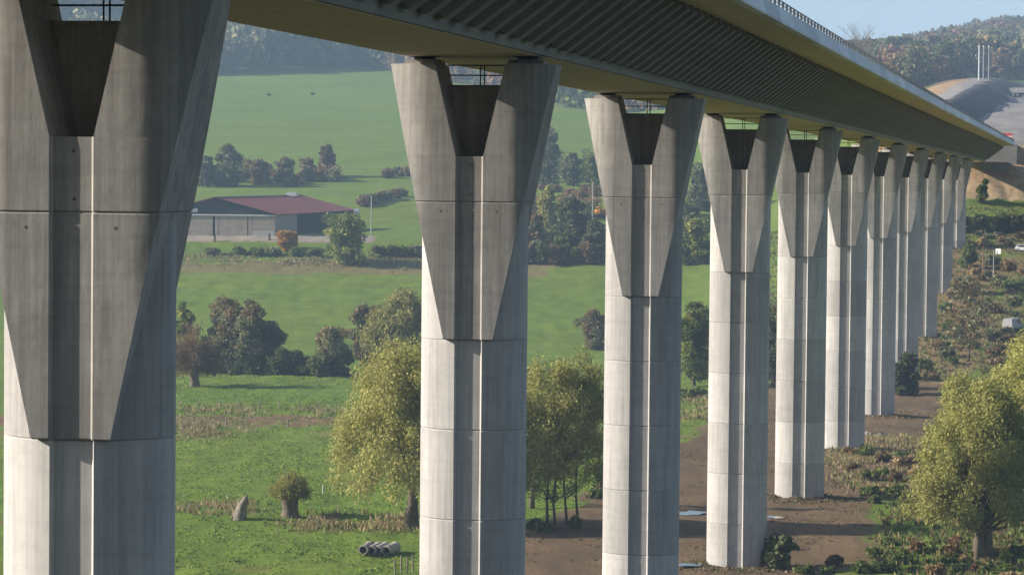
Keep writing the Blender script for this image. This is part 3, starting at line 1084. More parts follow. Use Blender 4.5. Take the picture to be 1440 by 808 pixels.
# --- right-hand side under the abutment
bush_px("narrow pointed evergreen on the sunlit chalk slope", 1381, 307, 17, 48, "green", 3600, 0.2, None, 150, "evergreen_shrub", "shrub", Y=641)
L_ = (1358, 1376, 1394, 1410, 1426, 1440)
for k, px in enumerate(L_):
    bush_px(rank(L_, k) + " shaded bush from the left in the dark row below the chalk slope", px, 328, 26, 30, "dark", 1700, 0.22, "dark row of bushes below the chalk slope", 151 + k)
bush_px("round bush just right of the last pier", 1364, 376, 32, 44, "green", 3200, 0.2, None, 160)
bush_px("dark bush hiding the foot of the eighth pier", 1275, 556, 44, 72, "dark", 6500, 0.16, None, 161)
bush_px("dark shrub in the gap between the fourth and fifth piers at bottom", 1096, 800, 44, 62, "dark", 2600, 0.16, None, 162)
SC = [("green scrub bush in the shaded strip at lower right", "green", "green scrub at lower right"),
      ("rusty brown scrub bush at the lower right edge of the mud", "rust", "rusty scrub at lower right"),
      ("straw coloured dry weed clump at lower right", "straw", "dry weed clumps at lower right"),
      ("dull brown weed clump among the green scrub", "brown", "brown weed clumps at lower right")]
rs = np.random.default_rng(5)
for k in range(54):
    px = 1100 + 340 * rs.random()
    py = 765 + 50 * rs.random() if k < 30 else 640 + 70 * rs.random()
    if k >= 30:
        px = 1185 + 150 * rs.random()
    q = int(rs.choice(4, p=[0.5, 0.12, 0.2, 0.18]))
    bush_px(SC[q][0] if k < 30 else SC[q][0].replace("at lower right", "between the fifth pier and the willows").replace("among", "up among").replace("lower right edge", "upper right edge"), px, py, 22 + 16 * rs.random(), 10 + 12 * rs.random(), SC[q][1], 420, 0.13, SC[q][2], 200 + k)
for k, (px, py) in enumerate(((1335, 465), (1350, 470), (1395, 480), (1415, 475), (1332, 440), (1400, 440), (1425, 430), (1340, 420), (1420, 410), (1400, 500), (1330, 500), (1310, 535),
                              (1300, 520), (1420, 380), (1395, 372), (1440, 385), (1432, 408))):
    bush_px(rank((1335, 1350, 1395, 1415, 1332, 1400, 1425, 1340, 1420.5, 1401, 1330, 1310, 1300, 1421, 1396, 1440, 1432), k) + " ragged bush from the left above the right edge willows", px, py, 26, 16, ("green", "brown", "grey", "straw")[k % 4], 900, 0.17, "ragged bushes on the rough right slope", 260 + k)
for k, (px, py) in enumerate(((752, 745), (768, 748), (812, 742), (835, 700), (745, 690), (965, 560), (982, 558))):
    bush_px(rank((752, 768, 812, 835, 745, 965, 982), k) + " low green weed bush from the left round the slender willows", px, py, 30, 16, "green", 600, 0.13, "weeds round the slender willows", 280 + k)

# bare tree on the skyline
rng = np.random.default_rng(12)
xb = at_depth(1211, 60, 900).x
gz = H(xb, 900)
Hb = at_depth(1211, 33, 900).z - gz
t = thing("bare_tree", "leafless twiggy tree on the skyline above the deck edge", "tree", (xb, 900, gz))
mb = MB()
mb.tube([(0, 0, -0.4), (0.1, 0, Hb * 0.45), (0, 0, Hb * 0.75)], [0.35, 0.26, 0.16], 6)
obj("trunk", mb.mesh("trunk"), M_BARK, t)
mb = MB()
for k in range(110):
    z0 = Hb * (0.40 + 0.38 * rng.random())
    a = rng.random() * 6.283
    e = Vector((math.cos(a) * Hb * 0.22 * (0.3 + rng.random()), math.sin(a) * Hb * 0.22, min(Hb, z0 + Hb * (0.06 + 0.20 * rng.random()))))
    m_ = Vector((0, 0, z0)).lerp(e, 0.5) + Vector((0, 0, 0.3))
    mb.tube([(0, 0, z0), m_, e], [0.07, 0.05, 0.025], 3, cap=False)
    for j in range(5):
        s = m_.lerp(e, rng.random())
        mb.tube([s, s + Vector((rng.normal(), rng.normal(), 0.8 + rng.random())) * 1.0], [0.03, 0.015], 3, cap=False)
obj("branches", mb.mesh("branches"), M_BARK, t)


# ---------------------------------------------------------------- far woods
def far_tree(rng, pal, n, Hh=12.0, W=10.0):
    cen, rad = crown_blobs("round", Hh, W, Hh * 0.15, rng, 16)
    v, f, c = leaves(cen, rad * 1.15, n, 0.55, 1.3, 0.0, PAL[pal], rng)
    mb = MB().tube([(0, 0, -0.5), (0, 0, Hh * 0.6)], [0.28, 0.12], 5)
    tv = np.array([tuple(p) for p in mb.v])
    n0 = len(v)
    fs = f.tolist() + [tuple(i + n0 for i in q) for q in mb.f]
    return np.concatenate([v, tv]), fs, np.concatenate([c, np.tile(np.array([[0.10, 0.08, 0.06]]), (len(tv), 1))])


FAR_LABEL = {"red": "dull red tree in the wooded hillside at upper right", "rust": "rust red autumn tree in the wooded hillside at upper right", "brown": "brown autumn tree in the wooded hillside at upper right",
             "grey": "grey green tree in the wooded hillside at upper right", "green": "green tree in the wooded hillside at upper right",
             "gold": "yellow autumn tree in the wooded hillside at upper right", "dark": "dark green tree in the wooded hillside at upper right"}
rng = np.random.default_rng(31)
variants = []
for pal in ("rust", "brown", "grey", "red", "green", "brown", "dark", "grey"):
    v, f, c = far_tree(rng, pal, 900)
    m_ = mesh("far_tree", v.tolist(), f, c)
    m_.materials.append(M_LEAF)
    variants.append((pal, m_))
spots = []
cells = {}
for k in range(6000):
    Y = 905 + 700 * rng.random() ** 1.3
    u = 0.112 + 0.078 * rng.random()
    X = u * Y
    d_, al_ = seg_dist(X, Y, (112, 720), (162, 900))
    if -34 < d_ < 80 and al_ < 330:
        continue
    p_ = (404 - F * math.tan(0), 0)
    cell = (int(X // 7.5), int(Y // 7.5))
    if any((X - p[0]) ** 2 + (Y - p[1]) ** 2 < 56 for dx_ in (-1, 0, 1) for dy_ in (-1, 0, 1) for p in cells.get((cell[0] + dx_, cell[1] + dy_), ())):
        continue
    if u > 0.168 and 1130 < Y < 1260:      # small clearing of meadow
        continue
    spots.append((X, Y))
    cells.setdefault(cell, []).append((X, Y))
spots.sort(key=lambda p: p[1])
single = spots[:290]
for k, (X, Y) in enumerate(single):
    q = int(np.clip(vnoise(np.array([X / 22]), np.array([Y / 60]), 5)[0] * 9.5 - 0.8 + rng.normal() * 1.1, 0, 7))
    pal, m_ = variants[q]
    s = 0.75 + 0.5 * rng.random()
    o = obj("autumn_tree", m_, None, None, (X, Y, H(X, Y)), rng.random() * 6.28, (s * 0.95, s * 0.95, s))
    tag(o, FAR_LABEL[pal], "tree", "trees of the autumn wood at upper right, " + pal)


def wood(name, label, pts, pals, rng, n_leaf, hmin=0.8, hmax=1.3, leaf=1.2):
    base = []
    for pal in pals:
        cen, rad = crown_blobs("round", 12, 10.5, 1.0, rng, 9)
        base.append(leaves(cen, rad * 1.25, n_leaf, leaf, 1.15, 0.0, PAL[pal], rng))
    V, C_ = [], []
    hs_ = height(np.array([p[0] for p in pts]), np.array([p[1] for p in pts]))
    for (X, Y, q), h_ in zip(pts, hs_):
        v, f, c = base[q % len(base)]
        a = rng.random() * 6.28
        s = hmin + (hmax - hmin) * rng.random()
        ca, sa = math.cos(a) * s, math.sin(a) * s
        w = np.stack([v[:, 0] * ca - v[:, 1] * sa + X, v[:, 0] * sa + v[:, 1] * ca + Y, v[:, 2] * s + h_], -1)
        V.append(w)
        C_.append(c * (0.85 + 0.3 * rng.random()))
    V = np.concatenate(V)
    o = obj(name, mesh(name, V, np.arange(len(V)).reshape(-1, 4), np.concatenate(C_)), M_LEAF)
    return tag(o, label, "wood", kind="stuff")


pts = [(X, Y, int(vnoise(np.array([X / 30]), np.array([Y / 70]), 8)[0] * 7.9)) for X, Y in spots[290:]]
for k in range(480):
    Y = 1600 + 480 * rng.random()
    X = (0.11 + 0.08 * rng.random()) * Y
    pts.append((X, Y, int(vnoise(np.array([X / 30]), np.array([Y / 70]), 8)[0] * 7.9)))
wood("far_wood", "autumn wood covering the crest of the far hill", pts, ["rust", "brown", "grey", "red", "green", "brown", "grey", "rust"], rng, 150, leaf=0.95)
pts = []
EDGE = np.array([(-0.20, 1300), (-0.12, 1292), (-0.09, 1318), (-0.055, 1345), (-0.035, 1312), (0.0, 1180), (0.02, 1120), (0.06, 1060), (0.10, 1010)])
for k in range(1900):
    u = -0.185 + 0.265 * rng.random()
    Y = float(np.interp(u, EDGE[:, 0], EDGE[:, 1])) + 520 * rng.random() ** 1.4
    X = u * Y
    q = int(vnoise(np.array([X / 25]), np.array([Y / 60]), 9)[0] * 6.9)
    pts.append((X, Y, q))
wood("shaded_wood", "blue hazy wood in shadow above the far meadow", pts, ["dark", "green", "grey", "dark", "brown", "green", "rust"], rng, 115, 1.0, 1.7, 0.95)


# ---------------------------------------------------------------- grass and reeds
def tufts(name, label, X, Y, hgt, wid, pals, rng, blades=3):
    n = len(X)
    Z = height(X, Y)
    V, C_ = [], []
    for b_ in range(blades):
        a = rng.random(n) * math.pi
        h = hgt * (0.5 + rng.random(n))
        w = wid * (0.5 + rng.random(n))
        lx, ly = rng.normal(size=n) * 0.35 * h, rng.normal(size=n) * 0.35 * h
        ox, oy = rng.normal(size=n) * w * 0.5, rng.normal(size=n) * w * 0.5
        p0 = np.stack([X + ox - np.cos(a) * w, Y + oy - np.sin(a) * w, Z - 0.05], -1)
        p1 = np.stack([X + ox + np.cos(a) * w, Y + oy + np.sin(a) * w, Z - 0.05], -1)
        p2 = np.stack([X + ox + lx, Y + oy + ly, Z + h], -1)
        V.append(np.stack([p0, p1, p2], 1))
    V = np.stack(V, 1).reshape(-1, 3)
    pals = np.asarray(pals)
    c = pals[rng.integers(0, len(pals), n)] * (0.7 + 0.6 * rng.random(n))[:, None]
    o = obj(name, mesh(name, V, np.arange(len(V)).reshape(-1, 3), np.repeat(c, 3 * blades, 0)), M_LEAF)
    return tag(o, label, "grass", kind="stuff")


def scatter(n, y0, y1, px0, px1, rng):
    Y = y0 + (y1 - y0) * rng.random(n)
    u = (px0 - 720 + (px1 - px0) * rng.random(n)) / F
    return u * Y, Y


GR = [(0.25, 0.34, 0.055), (0.19, 0.29, 0.05), (0.31, 0.37, 0.085), (0.14, 0.21, 0.04)]
rng = np.random.default_rng(77)
X, Y = scatter(90000, 212, 475, 235, 1100, rng)
dens = fbm(X / 5, Y / 8, 51, 3) + 0.32
keep = (mudness(X, Y) < 0.3) & (rng.random(len(X)) < np.clip(dens * 1.6, 0.05, 1))
tufts("meadow_grass", "rough green grass of the near meadow", X[keep], Y[keep], 0.11, 0.11, GR, rng)
X, Y = scatter(52000, 212, 640, 1060, 1450, rng)
keep = (mudness(X, Y) < 0.35) & (rng.random(len(X)) < np.clip((fbm(X / 5, Y / 9, 52, 3) + 0.3) * 1.7, 0, 1))
tufts("rough_grass", "rough mixed green and brown grass right of the piers", X[keep], Y[keep], 0.40, 0.15,
      [(0.17, 0.22, 0.055), (0.13, 0.18, 0.05), (0.22, 0.16, 0.08), (0.30, 0.22, 0.11), (0.15, 0.11, 0.055), (0.12, 0.15, 0.05), (0.24, 0.23, 0.09)], rng)
P_, Q_ = [], []
for (px0, px1, py0, py1, n) in ((1165, 1290, 614, 655, 5200), (1180, 1330, 648, 690, 1500), (252, 480, 572, 584, 900), (252, 330, 596, 612, 1200), (250, 345, 705, 720, 500),
                                (420, 580, 728, 742, 1500), (960, 994, 552, 590, 1000), (252, 590, 358, 372, 2600)):
    a_ = ground_at(px0, py1).y
    b_ = ground_at(px0, py0).y
    x_, y_ = scatter(n, min(a_, b_), max(a_, b_), px0, px1, rng)
    P_.append(x_)
    Q_.append(y_)
X, Y = np.concatenate(P_), np.concatenate(Q_)
X, Y = X + rng.normal(size=len(X)) * 1.5, Y + rng.normal(size=len(X)) * 2.2
keep = fbm(X / 3.5, Y / 6, 61, 3) + 0.10 * rng.normal(size=len(X)) > -0.02
X, Y = X[keep], Y[keep]
tufts("dry_reeds", "pale dry reeds and tall withered grass in strips", X, Y, 0.42, 0.11, [(0.45, 0.36, 0.20), (0.34, 0.27, 0.14), (0.28, 0.22, 0.11), (0.24, 0.25, 0.09)], rng)
X, Y = scatter(22000, 205, 430, 730, 1340, rng)
keep = (mudness(X, Y) > 0.3) & (rng.random(len(X)) < np.clip(fbm(X / 4, Y / 6, 53, 3) * 2.2 + 0.12, 0, 1))
tufts("mud_weeds", "scattered weeds and clods on the brown mud", X[keep], Y[keep], 0.10, 0.12, [(0.13, 0.14, 0.05), (0.18, 0.125, 0.075), (0.10, 0.07, 0.045), (0.26, 0.20, 0.13), (0.16, 0.15, 0.06)], rng)

P_, Q_ = [], []
for i_ in range(2, 11):
    y_ = D0 + SPAN * i_
    a_ = rng.random(420) * 6.283
    r_ = 1.9 + 2.6 * rng.random(420) ** 1.6
    P_.append(float(axis_x(y_)) + np.cos(a_) * r_ * 1.25)
    Q_.append(y_ + np.sin(a_) * r_)
tufts("pier_foot_weeds", "weeds and earth clods round the pier feet", np.concatenate(P_), np.concatenate(Q_), 0.16, 0.13,
      [(0.22, 0.16, 0.10), (0.14, 0.10, 0.06), (0.16, 0.18, 0.06), (0.30, 0.24, 0.14)], rng)

# ---------------------------------------------------------------- puddles
M_WATER, nt, b = newmat("puddle_water")
b.inputs["Base Color"].default_value = (0.05, 0.05, 0.045, 1)
b.inputs["Roughness"].default_value = 0.06
b.inputs["Specular IOR Level"].default_value = 0.5
for k, (px, py, wx, wy, lab) in enumerate((
        (972, 722, 38, 6, "upper bright puddle between the third and fourth piers"),
        (974, 797, 40, 5, "lower bright puddle between the third and fourth piers"),
        (1090, 728, 20, 4, "small puddle left of the fifth pier foot"),
        (1222, 611, 50, 6, "shallow puddle by the sixth pier foot"))):
    g = ground_at(px, py)
    kx = g.y / F
    dy = wy / 2 * kx / (g.z * 0 + (CAMZ / g.y))
    rr = np.random.default_rng(k)
    pts_, zmax = [], -9
    for q in range(26):
        a = 2 * math.pi * q / 26
        r = 1 + 0.22 * math.sin(2 * a + k) + 0.12 * math.sin(5 * a + 2 * k) + 0.08 * rr.normal()
        pts_.append((math.cos(a) * r * wx / 2 * kx, math.sin(a) * r * dy))
        zmax = max(zmax, H(g.x + pts_[-1][0] * 0.7, g.y + pts_[-1][1] * 0.7))
    m_ = mesh("puddle", [(x, y, 0) for x, y in pts_], [tuple(range(26))])
    tag(obj("puddle", m_, M_WATER, None, (g.x, g.y, zmax + 0.04)), lab, kind="structure")

# ---------------------------------------------------------------- barn
M_ROOF = plain("red_roof_sheets", (0.30, 0.095, 0.075), 0.8, 0, c2=(0.22, 0.075, 0.06), scale=0.15)
M_CLAD = plain("dark_cladding", (0.045, 0.05, 0.055), 0.85, 0, 0.3, 0.3)
M_PLANK = plain("barn_planks", (0.42, 0.37, 0.30), 0.9, 0, c2=(0.29, 0.25, 0.20), scale=0.7)
M_WHITE = plain("white_paint", (0.75, 0.75, 0.73), 0.6, 0, 0.15, 1.0)
M_BLOCK = plain("pale_blockwork", (0.50, 0.48, 0.44), 0.9, 0, 0.2, 0.8)
M_DARKHOLE = plain("interior_shade", (0.02, 0.02, 0.022), 0.9)
g = at_depth(387, 328, 622)
bx_, by_, bz_ = g.x, 622.0, 18.15
BL, BWd, EV, RG = 112.0, 27.0, 4.8, 8.3
barn = thing("barn", "long barn with dark red roof and grey timber doors beyond the field", "barn", (bx_, by_, bz_), -math.atan2(10.8, 111))
# local: x=0 right-hand wall, x=-BWd left wall, y=0 front
mb = MB()
for x0, x1, z0, z1 in ((-27, -21.6, 0, 4.6), (-13.4, -12.6, 0, 4.6), (-6.0, -5.2, 0, 4.6), (-20.2, -20.0, 0, 4.6)):
    obj("front_wall", MB().box(((x0 + x1) / 2, 0.15, (z0 + z1) / 2), (x1 - x0, 0.3, z1 - z0)).mesh("front_wall"), M_PLANK, barn)
obj("interior_shade_panel", MB().box((-13.5, 0.9, 2.3), (26.6, 0.1, 4.6)).mesh("interior_shade_panel"), M_DARKHOLE, barn)  # near-black sheet stands in for the shade seen between the doors
for x0, x1, z0 in ((-19.9, -13.9, 0.1), (-12.5, -6.2, 0.1), (-5.1, -0.1, 1.5)):
    obj("sliding_door", MB().box(((x0 + x1) / 2, 0.05, (z0 + 4.5) / 2), (x1 - x0, 0.12, 4.5 - z0)).mesh("sliding_door"), M_PLANK, barn)
obj("plinth_wall", MB().box((-2.6, 0.02, 0.7), (5.0, 0.16, 1.5)).mesh("plinth_wall"), M_BLOCK, barn)
mb = MB()
mb.add([(-BWd, 0.1, 4.6), (0, 0.1, 4.6), (0, 0.1, EV + 0.1), (-BWd / 2, 0.1, RG), (-BWd, 0.1, EV + 0.1),
        (-BWd, 0.35, 4.6), (0, 0.35, 4.6), (0, 0.35, EV + 0.1), (-BWd / 2, 0.35, RG), (-BWd, 0.35, EV + 0.1)],
       [(0, 1, 2, 3, 4), (9, 8, 7, 6, 5), (0, 5, 6, 1)])
obj("gable", mb.mesh("gable"), M_CLAD, barn)
obj("gutter_board", MB().box((-BWd / 2, -0.12, 4.72), (BWd + 0.3, 0.22, 0.26)).mesh("gutter_board"), M_WHITE, barn)
obj("gable_vent", MB().box((-18.2, -0.02, 5.7), (1.9, 0.2, 0.8)).mesh("gable_vent"), M_WHITE, barn)
obj("side_wall", MB().box((-0.15, 14, 2.4), (0.3, 27.6, 4.75)).mesh("side_wall"), M_PLANK, barn)
obj("side_cladding", MB().box((-0.12, 27.9 + (BL - 28) / 2, 2.4), (0.3, BL - 28, 4.75)).mesh("side_cladding"), M_CLAD, barn)
obj("left_wall", MB().box((-BWd + 0.15, BL / 2, 2.4), (0.3, BL - 0.6, 4.75)).mesh("left_wall"), M_CLAD, barn)
obj("rear_wall", MB().box((-BWd / 2, BL - 0.15, 2.4), (BWd - 0.4, 0.3, 4.8)).mesh("rear_wall"), M_CLAD, barn)
for sd, nm in ((1, "roof"), (-1, "roof")):
    xe = 0.5 if sd > 0 else -BWd - 0.5
    z_e = EV + 0.12 - 0.5 * (RG - EV) / (BWd / 2)
    ro = MB()
    ro.loft([[Vector((xe, y, z_e)), Vector((-BWd / 2, y, RG + 0.15)), Vector((-BWd / 2, y, RG + 0.30)), Vector((xe, y, z_e + 0.15))] for y in (-0.5, BL + 0.4)])
    r_ = obj("roof", ro.mesh("roof"), M_ROOF, barn)
    rb = MB()
    for q in range(15):
        y = 0.2 + q * BL / 14.5
        rb.loft([[Vector((xe * f_ + (-BWd / 2) * (1 - f_), y + dy_, z_e * f_ + (RG + 0.15) * (1 - f_) + hz)) for dy_, hz in ((0, 0.15), (0.12, 0.15), (0.12, 0.22), (0, 0.22))] for f_ in (0.99, 0.02)])
    tag(obj("roof_seam", rb.mesh("roof_seam"), M_ROOF, r_), kind="stuff")
obj("verge_board", MB().add([(-BWd / 2, -0.62, RG + 0.1), (0.6, -0.62, EV - 0.1), (0.6, -0.62, EV + 0.14), (-BWd / 2, -0.62, RG + 0.34),
                             (-BWd / 2, -0.5, RG + 0.1), (0.6, -0.5, EV - 0.1), (0.6, -0.5, EV + 0.14), (-BWd / 2, -0.5, RG + 0.34)],
                            [(0, 1, 2, 3), (7, 6, 5, 4), (3, 2, 6, 7), (0, 4, 5, 1)]).mesh("verge_board"), M_CLAD, barn)
obj("ridge_cap", MB().box((-BWd / 2, BL / 2, RG + 0.36), (0.7, BL + 0.8, 0.14)).mesh("ridge_cap"), M_RAIL, barn)
obj("roof_vent", MB().box((-BWd / 2 + 1.0, BL - 20, RG + 0.6), (2.5, 3.0, 0.9)).mesh("roof_vent"), M_WHITE, barn)
obj("tank", MB().tube([(1.2, BL - 4, 4.6), (1.2, BL - 1, 4.6)], 0.7, 10).mesh("tank"), M_WHITE, barn)

# ---------------------------------------------------------------- small things in the meadow
M_PIPE = concrete("pipe_concrete", (0.47, 0.43, 0.36), (0.38, 0.34, 0.28), (0.25, 0.22, 0.17), amount=0.5)
ring_o, ring_i = 0.40, 0.30
mb = MB()
n_ = 20
prof = [(ring_i, -1.25), (ring_o - 0.02, -1.25), (ring_o, -1.23), (ring_o, 1.0), (ring_o + 0.06, 1.05), (ring_o + 0.06, 1.25), (ring_i, 1.25)]
vs = [(r * math.cos(2 * math.pi * k / n_), y, r * math.sin(2 * math.pi * k / n_)) for r, y in prof for k in range(n_)]
fs = [(i * n_ + k, i * n_ + (k + 1) % n_, ((i + 1) % len(prof)) * n_ + (k + 1) % n_, ((i + 1) % len(prof)) * n_ + k) for i in range(len(prof)) for k in range(n_)]
ME_PIPE = smooth_by_angle(mb.add(vs, fs).mesh("concrete_pipe"), 40)
for k, (px, lab) in enumerate(((508, "leftmost of four concrete pipes lying on the grass"), (519.5, "second concrete pipe from the left in the row on the grass"),
                               (529, "third concrete pipe from the left in the row on the grass"), (542.5, "rightmost of four concrete pipes lying on the grass"))):
    g = ground_at(px, 781)
    p = Vector((0.30, 0.954, 0)) * 1.2 + g
    o = obj("concrete_pipe", ME_PIPE, M_PIPE, None, (p.x, p.y, H(p.x, p.y) + 0.41), -math.radians(13 + (k - 1.5) * 2))
    tag(o, lab, "pipe", "concrete pipes on the meadow")

g = ground_at(336, 730)
k = g.y / F
t = thing("tree_stump", "broken leaning grey tree stump in the meadow", "tree stump", g)
rr = np.random.default_rng(9)
rings = []
for u, r, dx in ((-0.1, 0.75, 0), (0.02, 0.62, 0), (0.3, 0.50, 0.10), (0.6, 0.42, 0.26), (0.82, 0.36, 0.40), (0.95, 0.30, 0.46)):
    rings.append([Vector((dx + math.cos(a) * r * (1 + 0.2 * math.sin(4 * a + 3 * u) + 0.1 * rr.normal()), math.sin(a) * r * 0.8, u * 30 * k + (0.22 * math.sin(3 * a + 1) + 0.30 * math.cos(a) + 0.10 * rr.normal() if u > 0.9 else 0))) for a in np.linspace(0, 2 * math.pi, 15)[:-1]])
obj("trunk", MB().loft(rings).mesh("trunk", True), plain("dead_wood", (0.34, 0.29, 0.23), 0.95, 0, c2=(0.11, 0.09, 0.07), scale=2.5), t)
mb = MB()
mb.tube([(0.45, 0, 0.8 * 30 * k), (0.62, 0, 1.05 * 30 * k)], [0.14, 0.06], 6)
mb.tube([(-0.45, 0, 0.3), (-0.75, -0.3, -0.1)], [0.2, 0.08], 6)
obj("broken_limb", mb.mesh("broken_limb"), M_BARK, t)

M_POST = plain("fence_timber", (0.30, 0.26, 0.21), 0.9, 0, c2=(0.20, 0.17, 0.13), scale=1.5)
ME_POST = MB().tube([(0, 0, -0.3), (0, 0, 1.15)], [0.075, 0.065], 6).mesh("post")


def fence(label, pts, wires=2, hs=1.0):
    P = [ground_at(*p) for p in pts]
    t = thing("wire_fence", label, "fence", P[0])
    for p in P:
        o = obj("post", ME_POST, M_POST, t, p - P[0])
        o.rotation_euler = (random.uniform(-.06, .06), random.uniform(-.06, .06), 0)
        o.scale = (1, 1, hs * random.uniform(0.85, 1.1))
    for w in range(wires):
        z = hs * (0.95 - 0.42 * w)
        obj("wire", MB().tube([p - P[0] + Vector((0, 0, z)) for p in P], 0.007, 3, cap=False).mesh("wire"), M_STEEL, t)


fence("wire fence with thin posts along the far side of the meadow track", [(253 + 28 * q, 570 + 0.55 * q * 1.6) for q in range(9)])
fence("short wire fence with dark posts on the near side of the meadow track", [(258 + 20 * q, 610 - 3.2 * q) for q in range(4)] + [(347, 599), (376, 600), (405, 601), (434, 602)])
fence("wire fence along the top of the green field below the barn", [(258 + 17.5 * q, 373.5) for q in range(18)], 1)
fence("cluster of thin dark fence stakes beside the second pier at the bottom", [(556, 808), (564, 806), (573, 806), (581, 804)], 0, 1.1)
g = ground_at(454, 694)
tag(obj("marker_post", MB().tube([(0, 0, -0.2), (0, 0, 0.85)], [0.06, 0.055], 6).mesh("marker_post"), M_WHITE, None, g), "single white marker post right of the small pollard willow", "post")
for px, py, lab in ((302, 340, "dark gate post on the left of the barn track"), (379, 338, "dark gate post on the right of the barn track")):
    g = ground_at(px, py)
    tag(obj("gate_post", MB().box((0, 0, 0.6), (0.4, 0.4, 1.6)).mesh("gate_post"), M_BARK, None, g), lab, "post", "gate posts by the barn")


def pole(name, label, px, py, h, r, mat, cross=True, Y=None):
    g = ground_at(px, py) if Y is None else Vector((at_depth(px, py, Y).x, Y, H(at_depth(px, py, Y).x, Y)))
    k = g.y / F
    t = thing(name, label, "pole", g)
    top = h * k
    obj("shaft", MB().tube([(0, 0, -0.5), (0, 0, top)], [r, r * 0.8], 8).mesh("shaft"), mat, t)
    if cross:
        obj("cross_arm", MB().box((0, 0, top - 0.35), (1.1, 0.1, 0.1)).mesh("cross_arm"), mat, t)
    return t


M_POLE = plain("grey_pole", (0.42, 0.41, 0.39), 0.8, 0, 0.2, 1.0)
pole("utility_pole", "grey utility pole on the green slope right of the barn", 522, 331, 56, 0.14, M_POLE, False)
pole("utility_pole", "tall thin grey pole left of the third pier", 833, 316, 58, 0.14, M_POLE, False)
pole("utility_pole", "shorter thin pole left of the tall pole by the third pier", 816, 312, 30, 0.12, M_POLE, False)
for px, lab in ((1376.5, "left of three white masts in the wood at upper right"), (1382.5, "middle of three white masts in the wood at upper right"), (1390, "right of three white masts in the wood at upper right")):
    xm = at_depth(px, 104, 884).x
    t = pole("white_mast", lab, px, 104, (at_depth(px, 64, 884).z - H(xm, 884)) / (884 / F), 0.22, M_WHITE, False, 884)
    t["group"] = "white masts in the far wood"
pole("sign_post", "rusty thin post left of the white sign under the far abutment", 1382, 392, 46, 0.10, plain("rusty_steel", (0.28, 0.16, 0.11), 0.8), True)
t = pole("sign_post", "grey post carrying a small white sign under the far abutment", 1397, 394, 42, 0.10, M_POLE, False)
kk = t.location.y / F
obj("sign_board", MB().box((0, 0, 0), (9 * kk, 0.05, 7 * kk)).mesh("sign_board"), M_WHITE, t, (6.0 * kk, -0.12, 40 * kk), -0.85)
obj("bracket", MB().box((2.2 * kk, -0.06, 40 * kk), (5 * kk, 0.06, 0.08)).mesh("bracket"), M_RAIL, t)

# red and white barrier at the far end of the deck
p = deck_pt(651, 8.2, 3.86)
t = thing("road_barrier", "red barrier board standing at the far end of the deck", "barrier", p, -axis_heading(651))
M_RED = plain("red_paint", (0.55, 0.05, 0.045), 0.5)
bd = obj("board", MB().box((0, 0, 1.75), (2.3, 0.12, 1.5)).mesh("board"), M_RED, t)
obj("white_band", MB().box((0, -0.07, 1.75), (2.3, 0.03, 0.30)).mesh("white_band"), M_WHITE, bd)
for x in (-0.9, 0.9):
    obj("leg", MB().box((x, 0.08, 0.7), (0.12, 0.12, 1.4)).mesh("leg"), M_RAIL, t)
    obj("foot", MB().box((x, 0.05, 0.08), (0.4, 1.2, 0.16)).mesh("foot"), M_STEEL, t)

# ---------------------------------------------------------------- abutment
M_AB = concrete("abutment_concrete", (0.33, 0.32, 0.30), (0.26, 0.25, 0.24), (0.18, 0.17, 0.16))
h_ = axis_heading(654)
ab = thing("abutment", "grey concrete abutment holding the far end of the deck", "abutment", (float(axis_x(656)), 656, 30), -h_)
obj("bearing_shelf", MB().box((0, 0.5, 3.1), (16, 3.4, 6.5)).mesh("bearing_shelf"), M_AB, ab)
obj("back_wall", MB().box((0, 2.3, 7.3), (20.4, 0.8, 6.2)).mesh("back_wall"), M_AB, ab)
for sd in (-1, 1):
    obj("wing_wall", MB().box((sd * 9.8, 7.5, 6.0), (0.5, 9.5, 8.6)).mesh("wing_wall"), M_AB, ab)
    obj("bearing", ME_BEARING, M_STEEL, ab, (sd * 2.35, -0.6, 6.37))

# ---------------------------------------------------------------- vehicles
M_CARW = plain("white_car_paint", (0.55, 0.56, 0.58), 0.3)
M_GLASS = plain("dark_glass", (0.02, 0.025, 0.03), 0.08)
M_TYRE = plain("tyre_rubber", (0.02, 0.02, 0.02), 0.9)
M_ORANGE = plain("orange_paint", (0.62, 0.26, 0.03), 0.5, 0, 0.2, 1.0)


def wheel(par, x, y, r, w):
    o = obj("wheel", MB().tube([(x - w / 2, y, r), (x + w / 2, y, r)], r, 14).mesh("wheel"), M_TYRE, par)
    obj("rim", MB().tube([(x - w / 2 - 0.01, y, r), (x + w / 2 + 0.01, y, r)], r * 0.55, 10).mesh("rim"), M_RAIL, o)


